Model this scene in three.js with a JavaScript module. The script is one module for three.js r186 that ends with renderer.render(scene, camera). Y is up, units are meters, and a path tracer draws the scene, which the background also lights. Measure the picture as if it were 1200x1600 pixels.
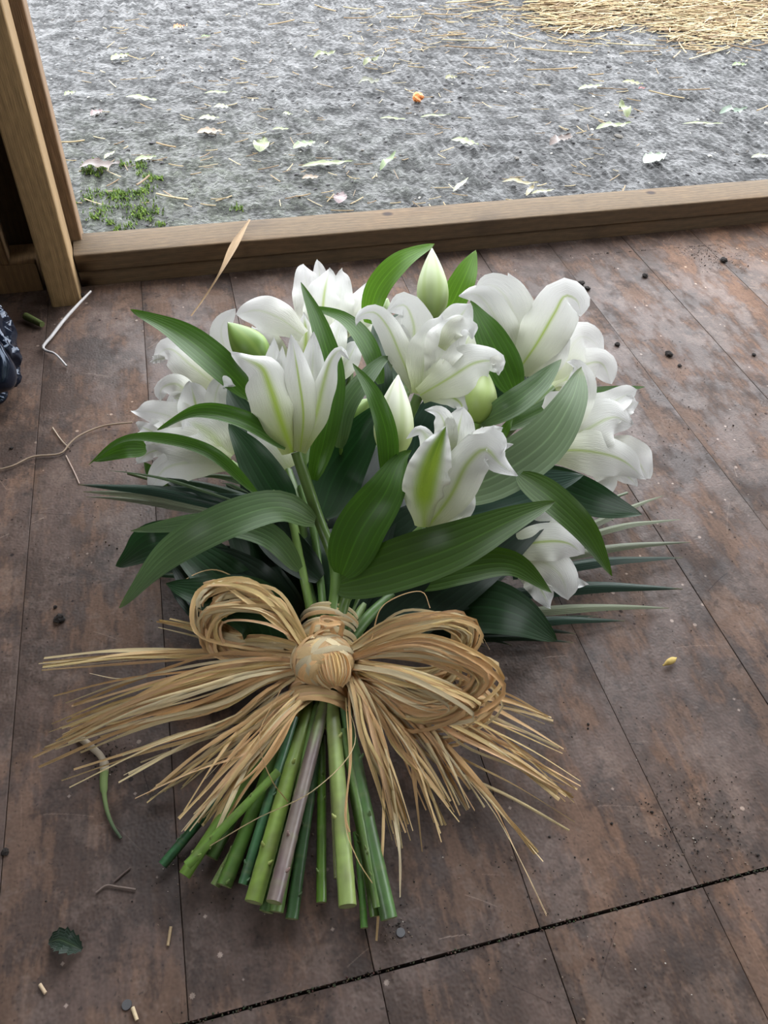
import * as THREE from 'three';
import { mergeGeometries } from 'three/addons/utils/BufferGeometryUtils.js';
import { ImprovedNoise } from 'three/addons/math/ImprovedNoise.js';

// ---------------------------------------------------------------- camera, sky, exposure
const scene = new THREE.Scene();
const EYE = 0.657, F = 1200;                                   // eye height above the floor, focal length in pixels of the 1200 x 1600 frame
const AX = new THREE.Vector3(0.9692831, -0.13886577, 0.20299399);
const AY = new THREE.Vector3(-0.05614551, 0.67862834, 0.73233275);
const AZ = new THREE.Vector3(-0.23945343, -0.72123496, 0.6499863);
const camera = new THREE.PerspectiveCamera(2 * Math.atan(800 / F) * 180 / Math.PI, 1200 / 1600, 0.02, 200);
camera.position.set(0, EYE, 0);
camera.up.set(-AX.y, AY.y, AZ.y).normalize();
camera.up.set(0.13886577, 0.67862834, -0.72123496);
camera.lookAt(AX.z, EYE - AY.z, -AZ.z);

const renderer = new THREE.WebGLRenderer({ antialias: true });
renderer.setSize(1200, 1600);
renderer.toneMapping = THREE.LinearToneMapping;
renderer.toneMappingExposure = 6.6;
renderer.shadowMap.enabled = true;

{ // even white overcast sky
  const w = 64, h = 32, d = new Float32Array(w * h * 4);
  for (let y = 0; y < h; y++) for (let x = 0; x < w; x++) {
    const el = ((y + 0.5) / h - 0.5) * Math.PI, up = Math.max(0, Math.sin(el)), L = el < 0 ? 0.25 : 1.12 - 0.22 * up, i = (y * w + x) * 4;
    d[i] = L * 0.97; d[i + 1] = L * 0.995; d[i + 2] = L * 1.04; d[i + 3] = 1;
  }
  const t = new THREE.DataTexture(d, w, h, THREE.RGBAFormat, THREE.FloatType);
  t.mapping = THREE.EquirectangularReflectionMapping; t.magFilter = THREE.LinearFilter; t.needsUpdate = true;
  scene.background = t; scene.environment = t;
}

// ---------------------------------------------------------------- helpers
let seed = 7;
const rnd = () => { seed |= 0; seed = seed + 0x6D2B79F5 | 0; let t = Math.imul(seed ^ seed >>> 15, 1 | seed); t = t + Math.imul(t ^ t >>> 7, 61 | t) ^ t; return ((t ^ t >>> 14) >>> 0) / 4294967296; };
const rr = (a, b) => a + (b - a) * rnd();
const gauss = () => (rnd() + rnd() + rnd() - 1.5) * 1.15;
const clamp = (x, a = 0, b = 1) => Math.min(b, Math.max(a, x));
const mix = (a, b, t) => a + (b - a) * t;
const mix3 = (a, b, t) => [mix(a[0], b[0], t), mix(a[1], b[1], t), mix(a[2], b[2], t)];
const smooth = (a, b, x) => { const t = clamp((x - a) / (b - a)); return t * t * (3 - 2 * t); };
const perlin = new ImprovedNoise();
const noise = (x, y = 0, z = 0) => perlin.noise(x, y, z);
const fbm = (x, y, z = 0, n = 4) => { let s = 0, a = 0.5; for (let i = 0; i < n; i++) { s += a * perlin.noise(x, y, z + i * 7.3); x *= 2.03; y *= 2.03; a *= 0.5; } return s; };
const V3 = (x, y, z) => new THREE.Vector3(x, y, z);

// a point of the place from its direction and its height above the floor / its distance
function along(px, py) { const a = px - 600, b = py - 800; return V3(a * AX.x + b * AX.y + F * AX.z, -(a * AY.x + b * AY.y + F * AY.z), -(a * AZ.x + b * AZ.y + F * AZ.z)); }
function at(px, py, h = 0) { const r = along(px, py), s = (EYE - h) / -r.y; return V3(r.x * s, h, r.z * s); }
function atDepth(px, py, d) { return along(px, py).multiplyScalar(d / F).add(camera.position); }
const depthOf = (p) => { const x = p.x, y = EYE - p.y, z = -p.z; return x * AX.z + y * AY.z + z * AZ.z; };

const taken = {};
function numbered(n) { const k = taken[n] = (taken[n] ?? -1) + 1; return k ? n + '_' + String(k).padStart(3, '0') : n; }
function mesh(name, g, m, parent = scene, label) {
  const o = new THREE.Mesh(g, m); o.name = numbered(name); o.castShadow = o.receiveShadow = true; if (label) o.userData.label = label; parent.add(o); return o;
}
function tag(o, label, category, group) { o.userData.label = label; o.userData.category = category; if (group) o.userData.group = group; return o; }
function structure(o) { o.userData.kind = 'structure'; return o; }
function holder(name, parent = scene) { const o = new THREE.Group(); o.name = numbered(name); parent.add(o); return o; }

function geo(pos, idx, uv, col) {
  const g = new THREE.BufferGeometry();
  g.setAttribute('position', new THREE.BufferAttribute(new Float32Array(pos), 3));
  if (uv) g.setAttribute('uv', new THREE.BufferAttribute(new Float32Array(uv), 2));
  if (col) g.setAttribute('color', new THREE.BufferAttribute(new Float32Array(col), 3));
  g.setIndex(idx); g.computeVertexNormals(); return g;
}
// A curved sheet along a path: leaf, petal, strand.
function blade(pts, o = {}) {
  const { w = 0.02, rows = 22, cols = 8, cup = 0.3, roll = 0, roll1 = roll, ruffle = 0, waves = 4, phase = 0, profile = leafShape, color = () => [1, 1, 1], power = 1, hint, lift = 0.45, fold = 0 } = o;
  const c = new THREE.CatmullRomCurve3(pts, false, 'centripetal'), pos = [], uv = [], col = [], idx = [], n = cols * 2 + 1;
  const T = V3(), N = V3(), S = V3(), P = V3(), q = V3();
  for (let i = 0; i <= rows; i++) {
    const t = i / rows; c.getPointAt(t, P); c.getTangentAt(t, T);
    if (hint) N.copy(hint); else N.copy(camera.position).sub(P).normalize().multiplyScalar(1 - lift).add(V3(0, lift, 0)).normalize();
    N.addScaledVector(T, -N.dot(T)).normalize(); S.crossVectors(T, N);
    const a = mix(roll, roll1, t), S2 = S.clone().multiplyScalar(Math.cos(a)).addScaledVector(N, Math.sin(a)), N2 = N.clone().multiplyScalar(Math.cos(a)).addScaledVector(S, -Math.sin(a));
    const half = w * 0.5 * profile(t);
    for (let j = -cols; j <= cols; j++) {
      const s = j / cols, u = Math.sign(s) * Math.pow(Math.abs(s), power), ang = u * cup;
      const x = Math.abs(cup) < 1e-3 ? u : Math.sin(ang) / cup, y = (Math.abs(cup) < 1e-3 ? 0 : (1 - Math.cos(ang)) / cup) + fold * Math.abs(u);
      const rf = ruffle * u * u * Math.sin((t * waves + phase + (u > 0 ? 0.37 : 0)) * Math.PI * 2) * smooth(0.08, 0.4, t);
      q.copy(P).addScaledVector(S2, half * x).addScaledVector(N2, half * y + w * 0.5 * rf);
      pos.push(q.x, q.y, q.z); uv.push(u * 0.5 + 0.5, t); col.push(...color(u, t));
    }
  }
  for (let i = 0; i < rows; i++) for (let j = 0; j < n - 1; j++) { const a = i * n + j, b = a + 1, d = a + n, e = d + 1; idx.push(a, b, e, a, e, d); }
  return geo(pos, idx, uv, col);
}
const leafShape = (t) => Math.max(0.012, Math.pow(Math.sin(Math.PI * Math.pow(t, 0.82)), 0.8) * (1 - 0.15 * t) * 1.06);
const lanceShape = (t) => Math.max(0.012, Math.pow(Math.sin(Math.PI * Math.pow(clamp(t * 0.985 + 0.015), 0.66)), 0.72) * (1 - 0.12 * t) * 1.05);
const petalShape = (t) => (0.40 + 0.60 * smooth(-0.05, 0.42, t)) * (t < 0.45 ? 1 : Math.max(0.015, Math.pow(1 - ((t - 0.45) / 0.55) ** 2, 0.95)));
const bluntShape = (t) => (0.36 + 0.64 * smooth(-0.05, 0.5, t)) * (t < 0.52 ? 1 : Math.max(0.02, 0.86 * Math.pow(1 - ((t - 0.52) / 0.48) ** 2.4, 0.75) + 0.14 * (1 - (t - 0.52) / 0.48)));
// A round rod along a path with closed ends.
function rod(pts, radius, o = {}) {
  const { rows = 20, ring = 10, color = () => [1, 1, 1], shape = () => 1, cut = null, tension } = o;
  const c = new THREE.CatmullRomCurve3(pts, false, 'centripetal'), fr = c.computeFrenetFrames(rows), pos = [], uv = [], col = [], idx = [], L = c.getLength();
  const r = typeof radius === 'function' ? radius : () => radius;
  for (let i = 0; i <= rows; i++) {
    const t = i / rows, P = c.getPointAt(t);
    for (let j = 0; j <= ring; j++) {
      const a = j / ring * Math.PI * 2, k = r(t) * shape(a, t), x = Math.cos(a) * k, y = Math.sin(a) * k, B = fr.binormals[i], N = fr.normals[i];
      pos.push(P.x + N.x * x + B.x * y, P.y + N.y * x + B.y * y, P.z + N.z * x + B.z * y); uv.push(j / ring, t * L); col.push(...color(a, t));
    }
  }
  for (let i = 0; i < rows; i++) for (let j = 0; j < ring; j++) { const a = i * (ring + 1) + j, b = a + 1, d = a + ring + 1, e = d + 1; idx.push(a, d, e, a, e, b); }
  for (const end of [0, rows]) {
    const b0 = pos.length / 3, P = c.getPointAt(end / rows), cc = cut ?? color(0, end / rows);
    for (let j = 0; j <= ring; j++) { const k = (end * (ring + 1) + j) * 3; pos.push(pos[k], pos[k + 1], pos[k + 2]); uv.push(0, 0); col.push(...cc); }
    pos.push(P.x, P.y, P.z); uv.push(0, 0); col.push(...mix3(cc, [1, 1, 0.85], cut ? 0.25 : 0));
    for (let j = 0; j < ring; j++) end ? idx.push(b0 + j, b0 + ring + 1, b0 + j + 1) : idx.push(b0 + j, b0 + j + 1, b0 + ring + 1);
  }
  return geo(pos, idx, uv, col);
}
// A box with chamfered long edges, uv in metres.
function plank(w, h, d, ch = 0.002, nx = 1, nz = 1, tint) {
  const prof = [[-w / 2, 0], [-w / 2, h - ch], [-w / 2 + ch, h]];
  for (let i = 1; i < nx; i++) prof.push([-w / 2 + ch + (w - 2 * ch) * i / nx, h]);
  prof.push([w / 2 - ch, h], [w / 2, h - ch], [w / 2, 0]);
  const pos = [], uv = [], col = [], idx = [], n = prof.length; let s = 0; const acc = prof.map((p, i) => (s += i ? Math.hypot(p[0] - prof[i - 1][0], p[1] - prof[i - 1][1]) : 0));
  for (let k = 0; k <= nz; k++) for (let i = 0; i < n; i++) {
    const z = d * (k / nz - 0.5), e = (i === 0 || i === n - 1);
    pos.push(prof[i][0], prof[i][1], z); uv.push(acc[i], z); col.push(...(tint ? tint(prof[i][0], z, e) : [1, 1, 1]));
  }
  for (let k = 0; k < nz; k++) for (let i = 0; i < n - 1; i++) { const a = k * n + i, b = a + 1, c = a + n, e = c + 1; idx.push(a, c, e, a, e, b); }
  idx.push(0, n - 1, nz * n + n - 1, 0, nz * n + n - 1, nz * n);
  for (const k of [0, nz]) { const b0 = pos.length / 3; for (let i = 0; i < n; i++) { pos.push(prof[i][0], prof[i][1], d * (k / nz - 0.5)); uv.push(prof[i][0], prof[i][1]); col.push(...(tint ? tint(prof[i][0], d * (k / nz - 0.5), true) : [1, 1, 1])); } for (let i = 1; i < n - 1; i++) k ? idx.push(b0, b0 + i + 1, b0 + i) : idx.push(b0, b0 + i, b0 + i + 1); }
  return geo(pos, idx, uv, col).toNonIndexed();
}
const flat = (g) => { g = g.index ? g.toNonIndexed() : g; g.computeVertexNormals(); return g; };

// ---------------------------------------------------------------- textures and materials
const smoothNoise = (size, cells, s) => { // tileable gradient noise, mostly 0.15 to 0.85
  const gx = new Float32Array(cells * cells), gy = new Float32Array(cells * cells); let k = s * 2654435761 >>> 0; const r = () => { k = Math.imul(k ^ k >>> 15, 2246822519) + 0x9E3779B9 | 0; return ((k ^ k >>> 13) >>> 0) / 4294967296; };
  for (let i = 0; i < gx.length; i++) { const a = r() * Math.PI * 2; gx[i] = Math.cos(a); gy[i] = Math.sin(a); }
  return (u, v) => { let x = u * cells, y = v * cells; const x0 = Math.floor(x), y0 = Math.floor(y); x -= x0; y -= y0; const sx = x * x * x * (x * (x * 6 - 15) + 10), sy = y * y * y * (y * (y * 6 - 15) + 10), a = ((x0 % cells) + cells) % cells, b = (a + 1) % cells, c = (((y0 % cells) + cells) % cells) * cells, d = (((y0 + 1) % cells + cells) % cells) * cells;
    return 0.5 + 0.85 * mix(mix(gx[c + a] * x + gy[c + a] * y, gx[c + b] * (x - 1) + gy[c + b] * y, sx), mix(gx[d + a] * x + gy[d + a] * (y - 1), gx[d + b] * (x - 1) + gy[d + b] * (y - 1), sx), sy); };
};
function tex(size, fn, { srgb = true, rep = 1, h = size } = {}) {
  const d = new Uint8Array(size * h * 4);
  for (let y = 0; y < h; y++) for (let x = 0; x < size; x++) { const c = fn((x + 0.5) / size, (y + 0.5) / h), i = (y * size + x) * 4; d[i] = clamp(c[0]) * 255; d[i + 1] = clamp(c[1]) * 255; d[i + 2] = clamp(c[2]) * 255; d[i + 3] = 255; }
  const t = new THREE.DataTexture(d, size, h); t.wrapS = t.wrapT = THREE.RepeatWrapping; t.magFilter = THREE.LinearFilter; t.minFilter = THREE.LinearMipmapLinearFilter; t.generateMipmaps = true;
  if (srgb) t.colorSpace = THREE.SRGBColorSpace; t.repeat.set(rep, rep); t.needsUpdate = true; return t;
}
const nz = [4, 9, 18, 40, 90, 200, 420].map((c, i) => smoothNoise(0, c, i + 3));
const streak = [smoothNoise(0, 300, 21), smoothNoise(0, 140, 22), smoothNoise(0, 60, 23)];

// worn resin-faced floor: dark grey-brown film, ochre wood where it has rubbed through, scratches, dust
const spots = []; for (let i = 0; i < 260; i++) spots.push([rnd(), rnd(), rr(0.0004, 0.0016), rnd()]);
const scratches = []; for (let i = 0; i < 150; i++) { const a = rr(0, Math.PI), l = rr(0.01, 0.05); scratches.push([rnd(), rnd(), Math.cos(a), Math.sin(a), l, rr(-0.5, 0.6)]); }
const floorN = 1536, floorMark = new Float32Array(floorN * floorN);
for (const [x, y, r, k] of spots) { const R = Math.ceil(r * floorN); for (let j = -R; j <= R; j++) for (let i = -R; i <= R; i++) if (i * i + j * j <= R * R) { const a = (Math.floor(x * floorN) + i + floorN) % floorN, b = (Math.floor(y * floorN) + j + floorN) % floorN; floorMark[b * floorN + a] += k > 0.45 ? 0.8 : -0.6; } }
for (const [x, y, cx, cy, l, k] of scratches) for (let s = 0; s < l; s += 0.4 / floorN) { const a = (Math.floor((x + cx * s + 1) * floorN)) % floorN, b = (Math.floor((y + cy * s + s * s * 3 + 1) * floorN)) % floorN; floorMark[b * floorN + a] += k * 0.4; }
const fb = (u, v, from = 1, gain = 0.62) => { let t = 0, w = 1, q = 0; for (let i = from; i < 7; i++) { t += w * nz[i](u + i * 0.137, v + i * 0.291); q += w; w *= gain; } return t / q; };
const floorMap = tex(floorN, (u, v) => {
  const grain = streak[0](u, v * 0.13) * 0.55 + streak[1](u, v * 0.1) * 0.45, a = fb(u, v, 1), b = fb(v + 0.31, u + 0.17, 2, 0.75), c2 = fb(u * 2 + 0.4, v + 0.6, 1, 0.66), fine = nz[6](u, v) * 0.5 + nz[5](v, u) * 0.5;
  const worn = smooth(0.505, 0.62, c2 + (grain - 0.5) * 0.14), pale = smooth(0.52, 0.64, b), dark = smooth(0.52, 0.66, fb(u + 0.5, v + 0.2, 1, 0.7));
  let c = mix3([0.36, 0.30, 0.27], [0.285, 0.23, 0.20], smooth(0.42, 0.58, a));
  c = mix3(c, [0.50, 0.40, 0.325], worn * 0.45); c = mix3(c, [0.46, 0.41, 0.38], pale * 0.4); c = mix3(c, [0.20, 0.165, 0.15], dark * 0.62);
  const g = 0.9 + 0.2 * (fine - 0.5) + (grain - 0.5) * 0.16 - 0.28 * smooth(0.72, 0.85, nz[6](v, u) * 0.6 + nz[5](u, v) * 0.4) + 0.09, m = floorMark[Math.floor(v * floorN) * floorN + Math.floor(u * floorN)] * 0.34;
  return [c[0] * g + m, c[1] * g + m, c[2] * g + m * 0.95];
});
const floorBump = tex(1024, (u, v) => { const g = 0.3 * nz[4](u, v) + 0.4 * nz[6](u, v) + 0.3 * nz[6](v, u + 0.5); return [g, g, g]; }, { srgb: false });
const floorRough = tex(512, (u, v) => { const g = 0.54 + 0.3 * smooth(0.42, 0.6, fb(u * 2 + 0.4, v + 0.6, 1, 0.66)); return [g, g, g]; }, { srgb: false });
const M = {};
M.floor = new THREE.MeshPhysicalMaterial({ specularIntensity: 0.85, map: floorMap, bumpMap: floorBump, bumpScale: 0.0006, roughnessMap: floorRough, roughness: 1, vertexColors: true });
M.under = new THREE.MeshStandardMaterial({ color: new THREE.Color().setRGB(0.02, 0.016, 0.014), roughness: 1 });

const woodMap = tex(1024, (u, v) => { // u across the grain (0.25 m), v along it (0.5 m)
  const warp = nz[0](u, v * 0.5) * 0.10, rings = Math.sin((u + warp) * 150 + nz[1](u, v * 0.3) * 4), f = streak[0](u, v * 0.05), f2 = streak[1](u, v * 0.08);
  let knot = 0; for (const [a, b, r] of [[0.3, 0.25, 0.035], [0.72, 0.7, 0.03]]) knot = Math.max(knot, smooth(r, r * 0.35, Math.hypot(u - a, (v - b) * 1.4)));
  const k = 0.82 + 0.07 * rings * f2 + 0.18 * (f - 0.5) + 0.08 * (nz[3](u, v) - 0.5), c = mix3([0.93 * k, 0.80 * k, 0.62 * k], [0.34, 0.23, 0.16], knot);
  return c;
}, { rep: 1 });
woodMap.repeat.set(4, 2);
const woodBump = tex(512, (u, v) => { const g = 0.7 * streak[0](u, v * 0.05) + 0.3 * nz[5](u, v); return [g, g, g]; }, { srgb: false }); woodBump.repeat.set(4, 2);
const wood = (r, g, b, rough = 0.8) => new THREE.MeshStandardMaterial({ map: woodMap, bumpMap: woodBump, bumpScale: 0.0006, color: new THREE.Color().setRGB(r, g, b), roughness: rough, vertexColors: true });
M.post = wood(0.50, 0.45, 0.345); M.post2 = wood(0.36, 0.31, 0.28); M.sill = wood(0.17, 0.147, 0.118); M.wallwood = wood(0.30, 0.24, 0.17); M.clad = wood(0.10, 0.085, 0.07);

const concMap = tex(1024, (u, v) => { const g = 0.34 + 0.22 * (nz[2](u, v) - 0.5) + 0.2 * (nz[4](u, v) - 0.5) + 0.22 * (nz[5](u, v) - 0.5) + 0.22 * (nz[6](u, v) - 0.5), s = smooth(0.66, 0.85, nz[5](v, u)) * 0.16; const q = g + s - 0.14 * smooth(0.62, 0.75, nz[4](v, u) * 0.5 + nz[5](u, v) * 0.5); return [q, q, q + 0.004]; }); concMap.repeat.set(1.25, 1.25);
const concBump = tex(1024, (u, v) => { const g = 0.3 * nz[3](u, v) + 0.35 * nz[4](u, v) + 0.25 * nz[5](u, v) + 0.1 * nz[6](u, v); return [g, g, g]; }, { srgb: false }); concBump.repeat.set(1.25, 1.25);
const concRough = tex(512, (u, v) => { const g = 0.42 + 0.4 * smooth(0.3, 0.75, nz[2](u, v) * 0.5 + nz[4](u, v) * 0.5); return [g, g, g]; }, { srgb: false });
M.concrete = new THREE.MeshPhysicalMaterial({ specularIntensity: 0.5, map: concMap, bumpMap: concBump, bumpScale: 0.0048, roughnessMap: concRough, roughness: 1, vertexColors: true });

const leafMap = tex(256, (u, v) => { const x = Math.abs(u - 0.5) * 2; let k = 0.94 + 0.10 * (nz[1](u, v * 0.5) - 0.5); const vein = Math.exp(-(((x - 0) / 0.035) ** 2)) * 0.55 + [0.3, 0.58, 0.82].reduce((s, c) => s + Math.exp(-(((x - c) / 0.022) ** 2)) * 0.3, 0); k += vein; return [k * 0.62, k * 0.62, k * 0.62]; }, { h: 256, srgb: false });
const leafBump = tex(256, (u, v) => { const x = Math.abs(u - 0.5) * 2; let g = 0.55; for (const c of [0, 0.3, 0.58, 0.82]) g -= Math.exp(-(((x - c) / 0.05) ** 2)) * 0.45; return [g, g, g]; }, { srgb: false });
M.leaf = new THREE.MeshPhysicalMaterial({ map: leafMap, bumpMap: leafBump, bumpScale: 0.0006, vertexColors: true, roughness: 0.95, specularIntensity: 0.4, transmission: 0.42, thickness: 0, clearcoat: 0.42, clearcoatRoughness: 0.32 });
const petalBump = tex(256, (u, v) => { const g = 0.5 + 0.5 * (streak[2](u * 1.3, v * 0.12) - 0.5) + 0.3 * (streak[1](u, v * 0.1) - 0.5); return [g, g, g]; }, { srgb: false });
M.petal = new THREE.MeshPhysicalMaterial({ bumpMap: petalBump, bumpScale: 0.0007, vertexColors: true, roughness: 1, transmission: 0.36, thickness: 0, clearcoat: 0.15, clearcoatRoughness: 0.5 });
M.bud = new THREE.MeshPhysicalMaterial({ vertexColors: true, roughness: 0.5, clearcoat: 0.2, clearcoatRoughness: 0.4 });
M.stem = new THREE.MeshPhysicalMaterial({ vertexColors: true, roughness: 0.45, clearcoat: 0.4, clearcoatRoughness: 0.3 });
const raffiaMap = tex(256, (u, v) => { const k = 0.93 + 0.35 * (streak[2](u * 0.8, v * 0.1) - 0.5) + 0.2 * (nz[3](u, v) - 0.5); return [k, k, k]; }, { srgb: false });
M.raffia = new THREE.MeshPhysicalMaterial({ map: raffiaMap, bumpMap: raffiaMap, bumpScale: 0.0006, vertexColors: true, roughness: 0.85, transmission: 0.12, thickness: 0, clearcoat: 0.15, clearcoatRoughness: 0.5 });
M.dry = new THREE.MeshStandardMaterial({ vertexColors: true, roughness: 0.75 });
M.yardleaf = new THREE.MeshPhysicalMaterial({ map: leafMap, bumpMap: leafBump, bumpScale: 0.001, vertexColors: true, roughness: 0.6, clearcoat: 0.6, clearcoatRoughness: 0.25 });
M.soil = new THREE.MeshStandardMaterial({ color: new THREE.Color().setRGB(0.018, 0.014, 0.012), roughness: 0.95 });
M.metal = new THREE.MeshStandardMaterial({ color: new THREE.Color().setRGB(0.12, 0.12, 0.125), metalness: 0.6, roughness: 0.5 });
M.bag = new THREE.MeshPhysicalMaterial({ color: new THREE.Color().setRGB(0.006, 0.009, 0.018), specularColor: new THREE.Color().setRGB(0.55, 0.72, 1), roughness: 0.16, clearcoat: 0.35, clearcoatRoughness: 0.06 });  // blue in colour and specular paints a blue sky reflection on black plastic

// ---------------------------------------------------------------- the shed
const floor = structure(holder('floor'));
{
  const xs = [32, 256, 477, 688, 905, 1136, 1332, 1540].map((p) => at(p, 1000).x);
  while (xs[0] > -1.1) xs.unshift(xs[0] - 0.142);
  while (xs[xs.length - 1] < 2.3) xs.push(xs[xs.length - 1] + 0.142);
  const jz = at(850, 1450).z;
  for (let row = 0; row < 2; row++) for (let i = 0; i < xs.length - 1; i++) {
    const z0 = row ? jz + 0.0013 : -1.235, z1 = row ? 1.5 : jz - 0.0013, sh = row ? 0.003 : 0, a = xs[i] + sh + 0.0002, b = xs[i + 1] + sh - 0.0002, w = b - a, d = z1 - z0, ox = rnd(), oz = rnd(), tone = rr(0.93, 1.07);
    const cx = (a + b) / 2, cz = (z0 + z1) / 2;
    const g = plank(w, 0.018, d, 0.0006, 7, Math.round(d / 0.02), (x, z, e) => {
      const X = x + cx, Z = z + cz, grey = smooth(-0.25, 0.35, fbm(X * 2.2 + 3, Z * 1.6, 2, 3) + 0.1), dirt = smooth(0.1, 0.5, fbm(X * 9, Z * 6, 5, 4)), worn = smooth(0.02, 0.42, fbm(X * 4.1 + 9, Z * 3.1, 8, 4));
      let c = mix3([1.06, 1.01, 0.98], [0.94, 0.92, 0.93], grey); c = mix3(c, [1.25, 1.06, 0.88], worn * 0.5); c = mix3(c, [0.62, 0.58, 0.56], dirt * 0.7); c = mix3(c, [1.4, 1.12, 0.86], smooth(0.65, 1.1, X) * smooth(-0.4, -1, Z) * 0.9);  // last mix paints warm light onto the far right boards
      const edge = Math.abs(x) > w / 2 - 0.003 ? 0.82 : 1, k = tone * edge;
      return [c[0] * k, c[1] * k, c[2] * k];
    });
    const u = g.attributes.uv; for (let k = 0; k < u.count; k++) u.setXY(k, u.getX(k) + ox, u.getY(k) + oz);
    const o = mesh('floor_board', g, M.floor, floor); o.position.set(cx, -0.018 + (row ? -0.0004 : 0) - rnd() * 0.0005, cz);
  }
  const s = mesh('subfloor', new THREE.BoxGeometry(3.6, 0.04, 2.76), M.under, floor); s.position.set(0.6, -0.042, 0.13);
}
function timber(name, w, h, d, m, parent, x, y, z, ry = 0, len = 0) { // a squared timber that stands or lies; grain runs along the length
  const g = plank(w, h, d, 0.0025, 2, 2); const o = mesh(name, g, m, parent); o.position.set(x, y, z); o.rotation.y = ry; return o;
}
function upright(name, w, t, h, m, parent, x, y, z, ry = 0) { // standing: w along x, t along z, h up
  const g = plank(w, t, h, 0.0025, 2, 4); g.translate(rr(0, 0), 0, 0); const o = mesh(name, g, m, parent); const q = new THREE.Group(); o.rotation.set(-Math.PI / 2, 0, 0); o.geometry.rotateX(Math.PI / 2); o.geometry.translate(0, h / 2, 0); o.rotation.set(0, ry, 0); o.position.set(x, y, z); return o;
}
const sl = at(122, 452), sr = at(1200, 350), SILL = Math.atan2(-(sr.z - sl.z), sr.x - sl.x), sillX = V3(Math.cos(SILL), 0, -Math.sin(SILL)), sillIn = V3(Math.sin(SILL), 0, Math.cos(SILL));
const onSill = (s, out, y) => sl.clone().addScaledVector(sillX, s).addScaledVector(sillIn, -out).setY(y);   // s along the sill from its left end, out towards the yard
const door = structure(holder('door_1'));
{
  const L = 1.75;
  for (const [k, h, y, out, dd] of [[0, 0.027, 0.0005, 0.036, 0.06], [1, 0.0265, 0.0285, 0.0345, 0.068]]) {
    const g = plank(dd, h, L, k ? 0.0025 : 0.004, 3, 70, (x, z) => { const s = z + L / 2, wear = smooth(0.05, 0.5, fbm(s * 5 + k * 9, x * 12, 3)), dk = smooth(0.12, 0.4, fbm(s * 9 + 4, x * 20, 6 + k)); const c = mix3(mix3([1, 1, 1], [1.25, 1.12, 0.98], wear), [0.42, 0.40, 0.40], dk * 0.75), top = k && Math.abs(x) < dd / 2 - 0.001 ? [1.25, 1.35, 1.5] : [1, 1, 1]; return [c[0] * top[0], c[1] * top[1], c[2] * top[2]]; });  // dark sill colour holds its front's shade; upper board's top weathered lighter
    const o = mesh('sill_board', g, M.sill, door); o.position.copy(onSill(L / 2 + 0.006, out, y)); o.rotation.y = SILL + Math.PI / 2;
  }
  const p1 = onSill(-0.0165, 0.024, 0), p2 = onSill(-0.006, 0.096, 0);
  upright('frame_post', 0.042, 0.068, 2.0, M.post, door, p1.x, 0, p1.z, SILL);
  upright('frame_post', 0.05, 0.05, 2.05, M.post2, door, p2.x, -0.06, p2.z, SILL);
  const r1 = onSill(1.77, 0.012, 0); upright('frame_post', 0.045, 0.045, 2.0, M.post, door, r1.x, 0, r1.z, SILL);
  const hd = onSill(0.87, 0.034, 1.95); timber('door_head', 1.85, 0.05, 0.066, M.post, door, hd.x, 2.001, hd.z, SILL);
}
const front = structure(holder('wall_front'));
{
  const put = (name, w, t, h, s, out, y, m) => { const p = onSill(s, out, y); upright(name, w, t, h, m, front, p.x, y, p.z, SILL); };
  const rl = onSill(-0.445, 0.035, 0.001); timber('rail', 0.79, 0.045, 0.06, M.wallwood, front, rl.x, 0.001, rl.z, SILL);
  for (const s of [-0.105, -0.48, -0.83]) put('stud', 0.038, 0.045, 2.1, s, 0.05, 0.047, M.wallwood);
  for (let i = 0; i < 15; i++) { const p = onSill(-0.46, 0.088, i * 0.145 - 0.05); const o = mesh('cladding_board', plank(0.88, 0.016, 0.1465, 0.002, 2, 2), M.clad, front); o.geometry.rotateX(Math.PI / 2); o.geometry.translate(0, 0.0715, 0); o.position.copy(p); o.rotation.y = SILL; }
  for (let i = 0; i < 15; i++) { const p = onSill(2.14, 0.06, i * 0.145 - 0.05); const o = mesh('cladding_board', plank(0.72, 0.016, 0.1465, 0.002, 2, 2), M.clad, front); o.geometry.rotateX(Math.PI / 2); o.geometry.translate(0, 0.0715, 0); o.position.copy(p); o.rotation.y = SILL; }
  for (let i = 0; i < 2; i++) { const p = onSill(0.8, 0.06, 2.055 + i * 0.145); const o = mesh('cladding_board', plank(3.4, 0.016, 0.1465, 0.002, 2, 2), M.clad, front); o.geometry.rotateX(Math.PI / 2); o.geometry.translate(0, 0.0715, 0); o.position.copy(p); o.rotation.y = SILL; }
}
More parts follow.
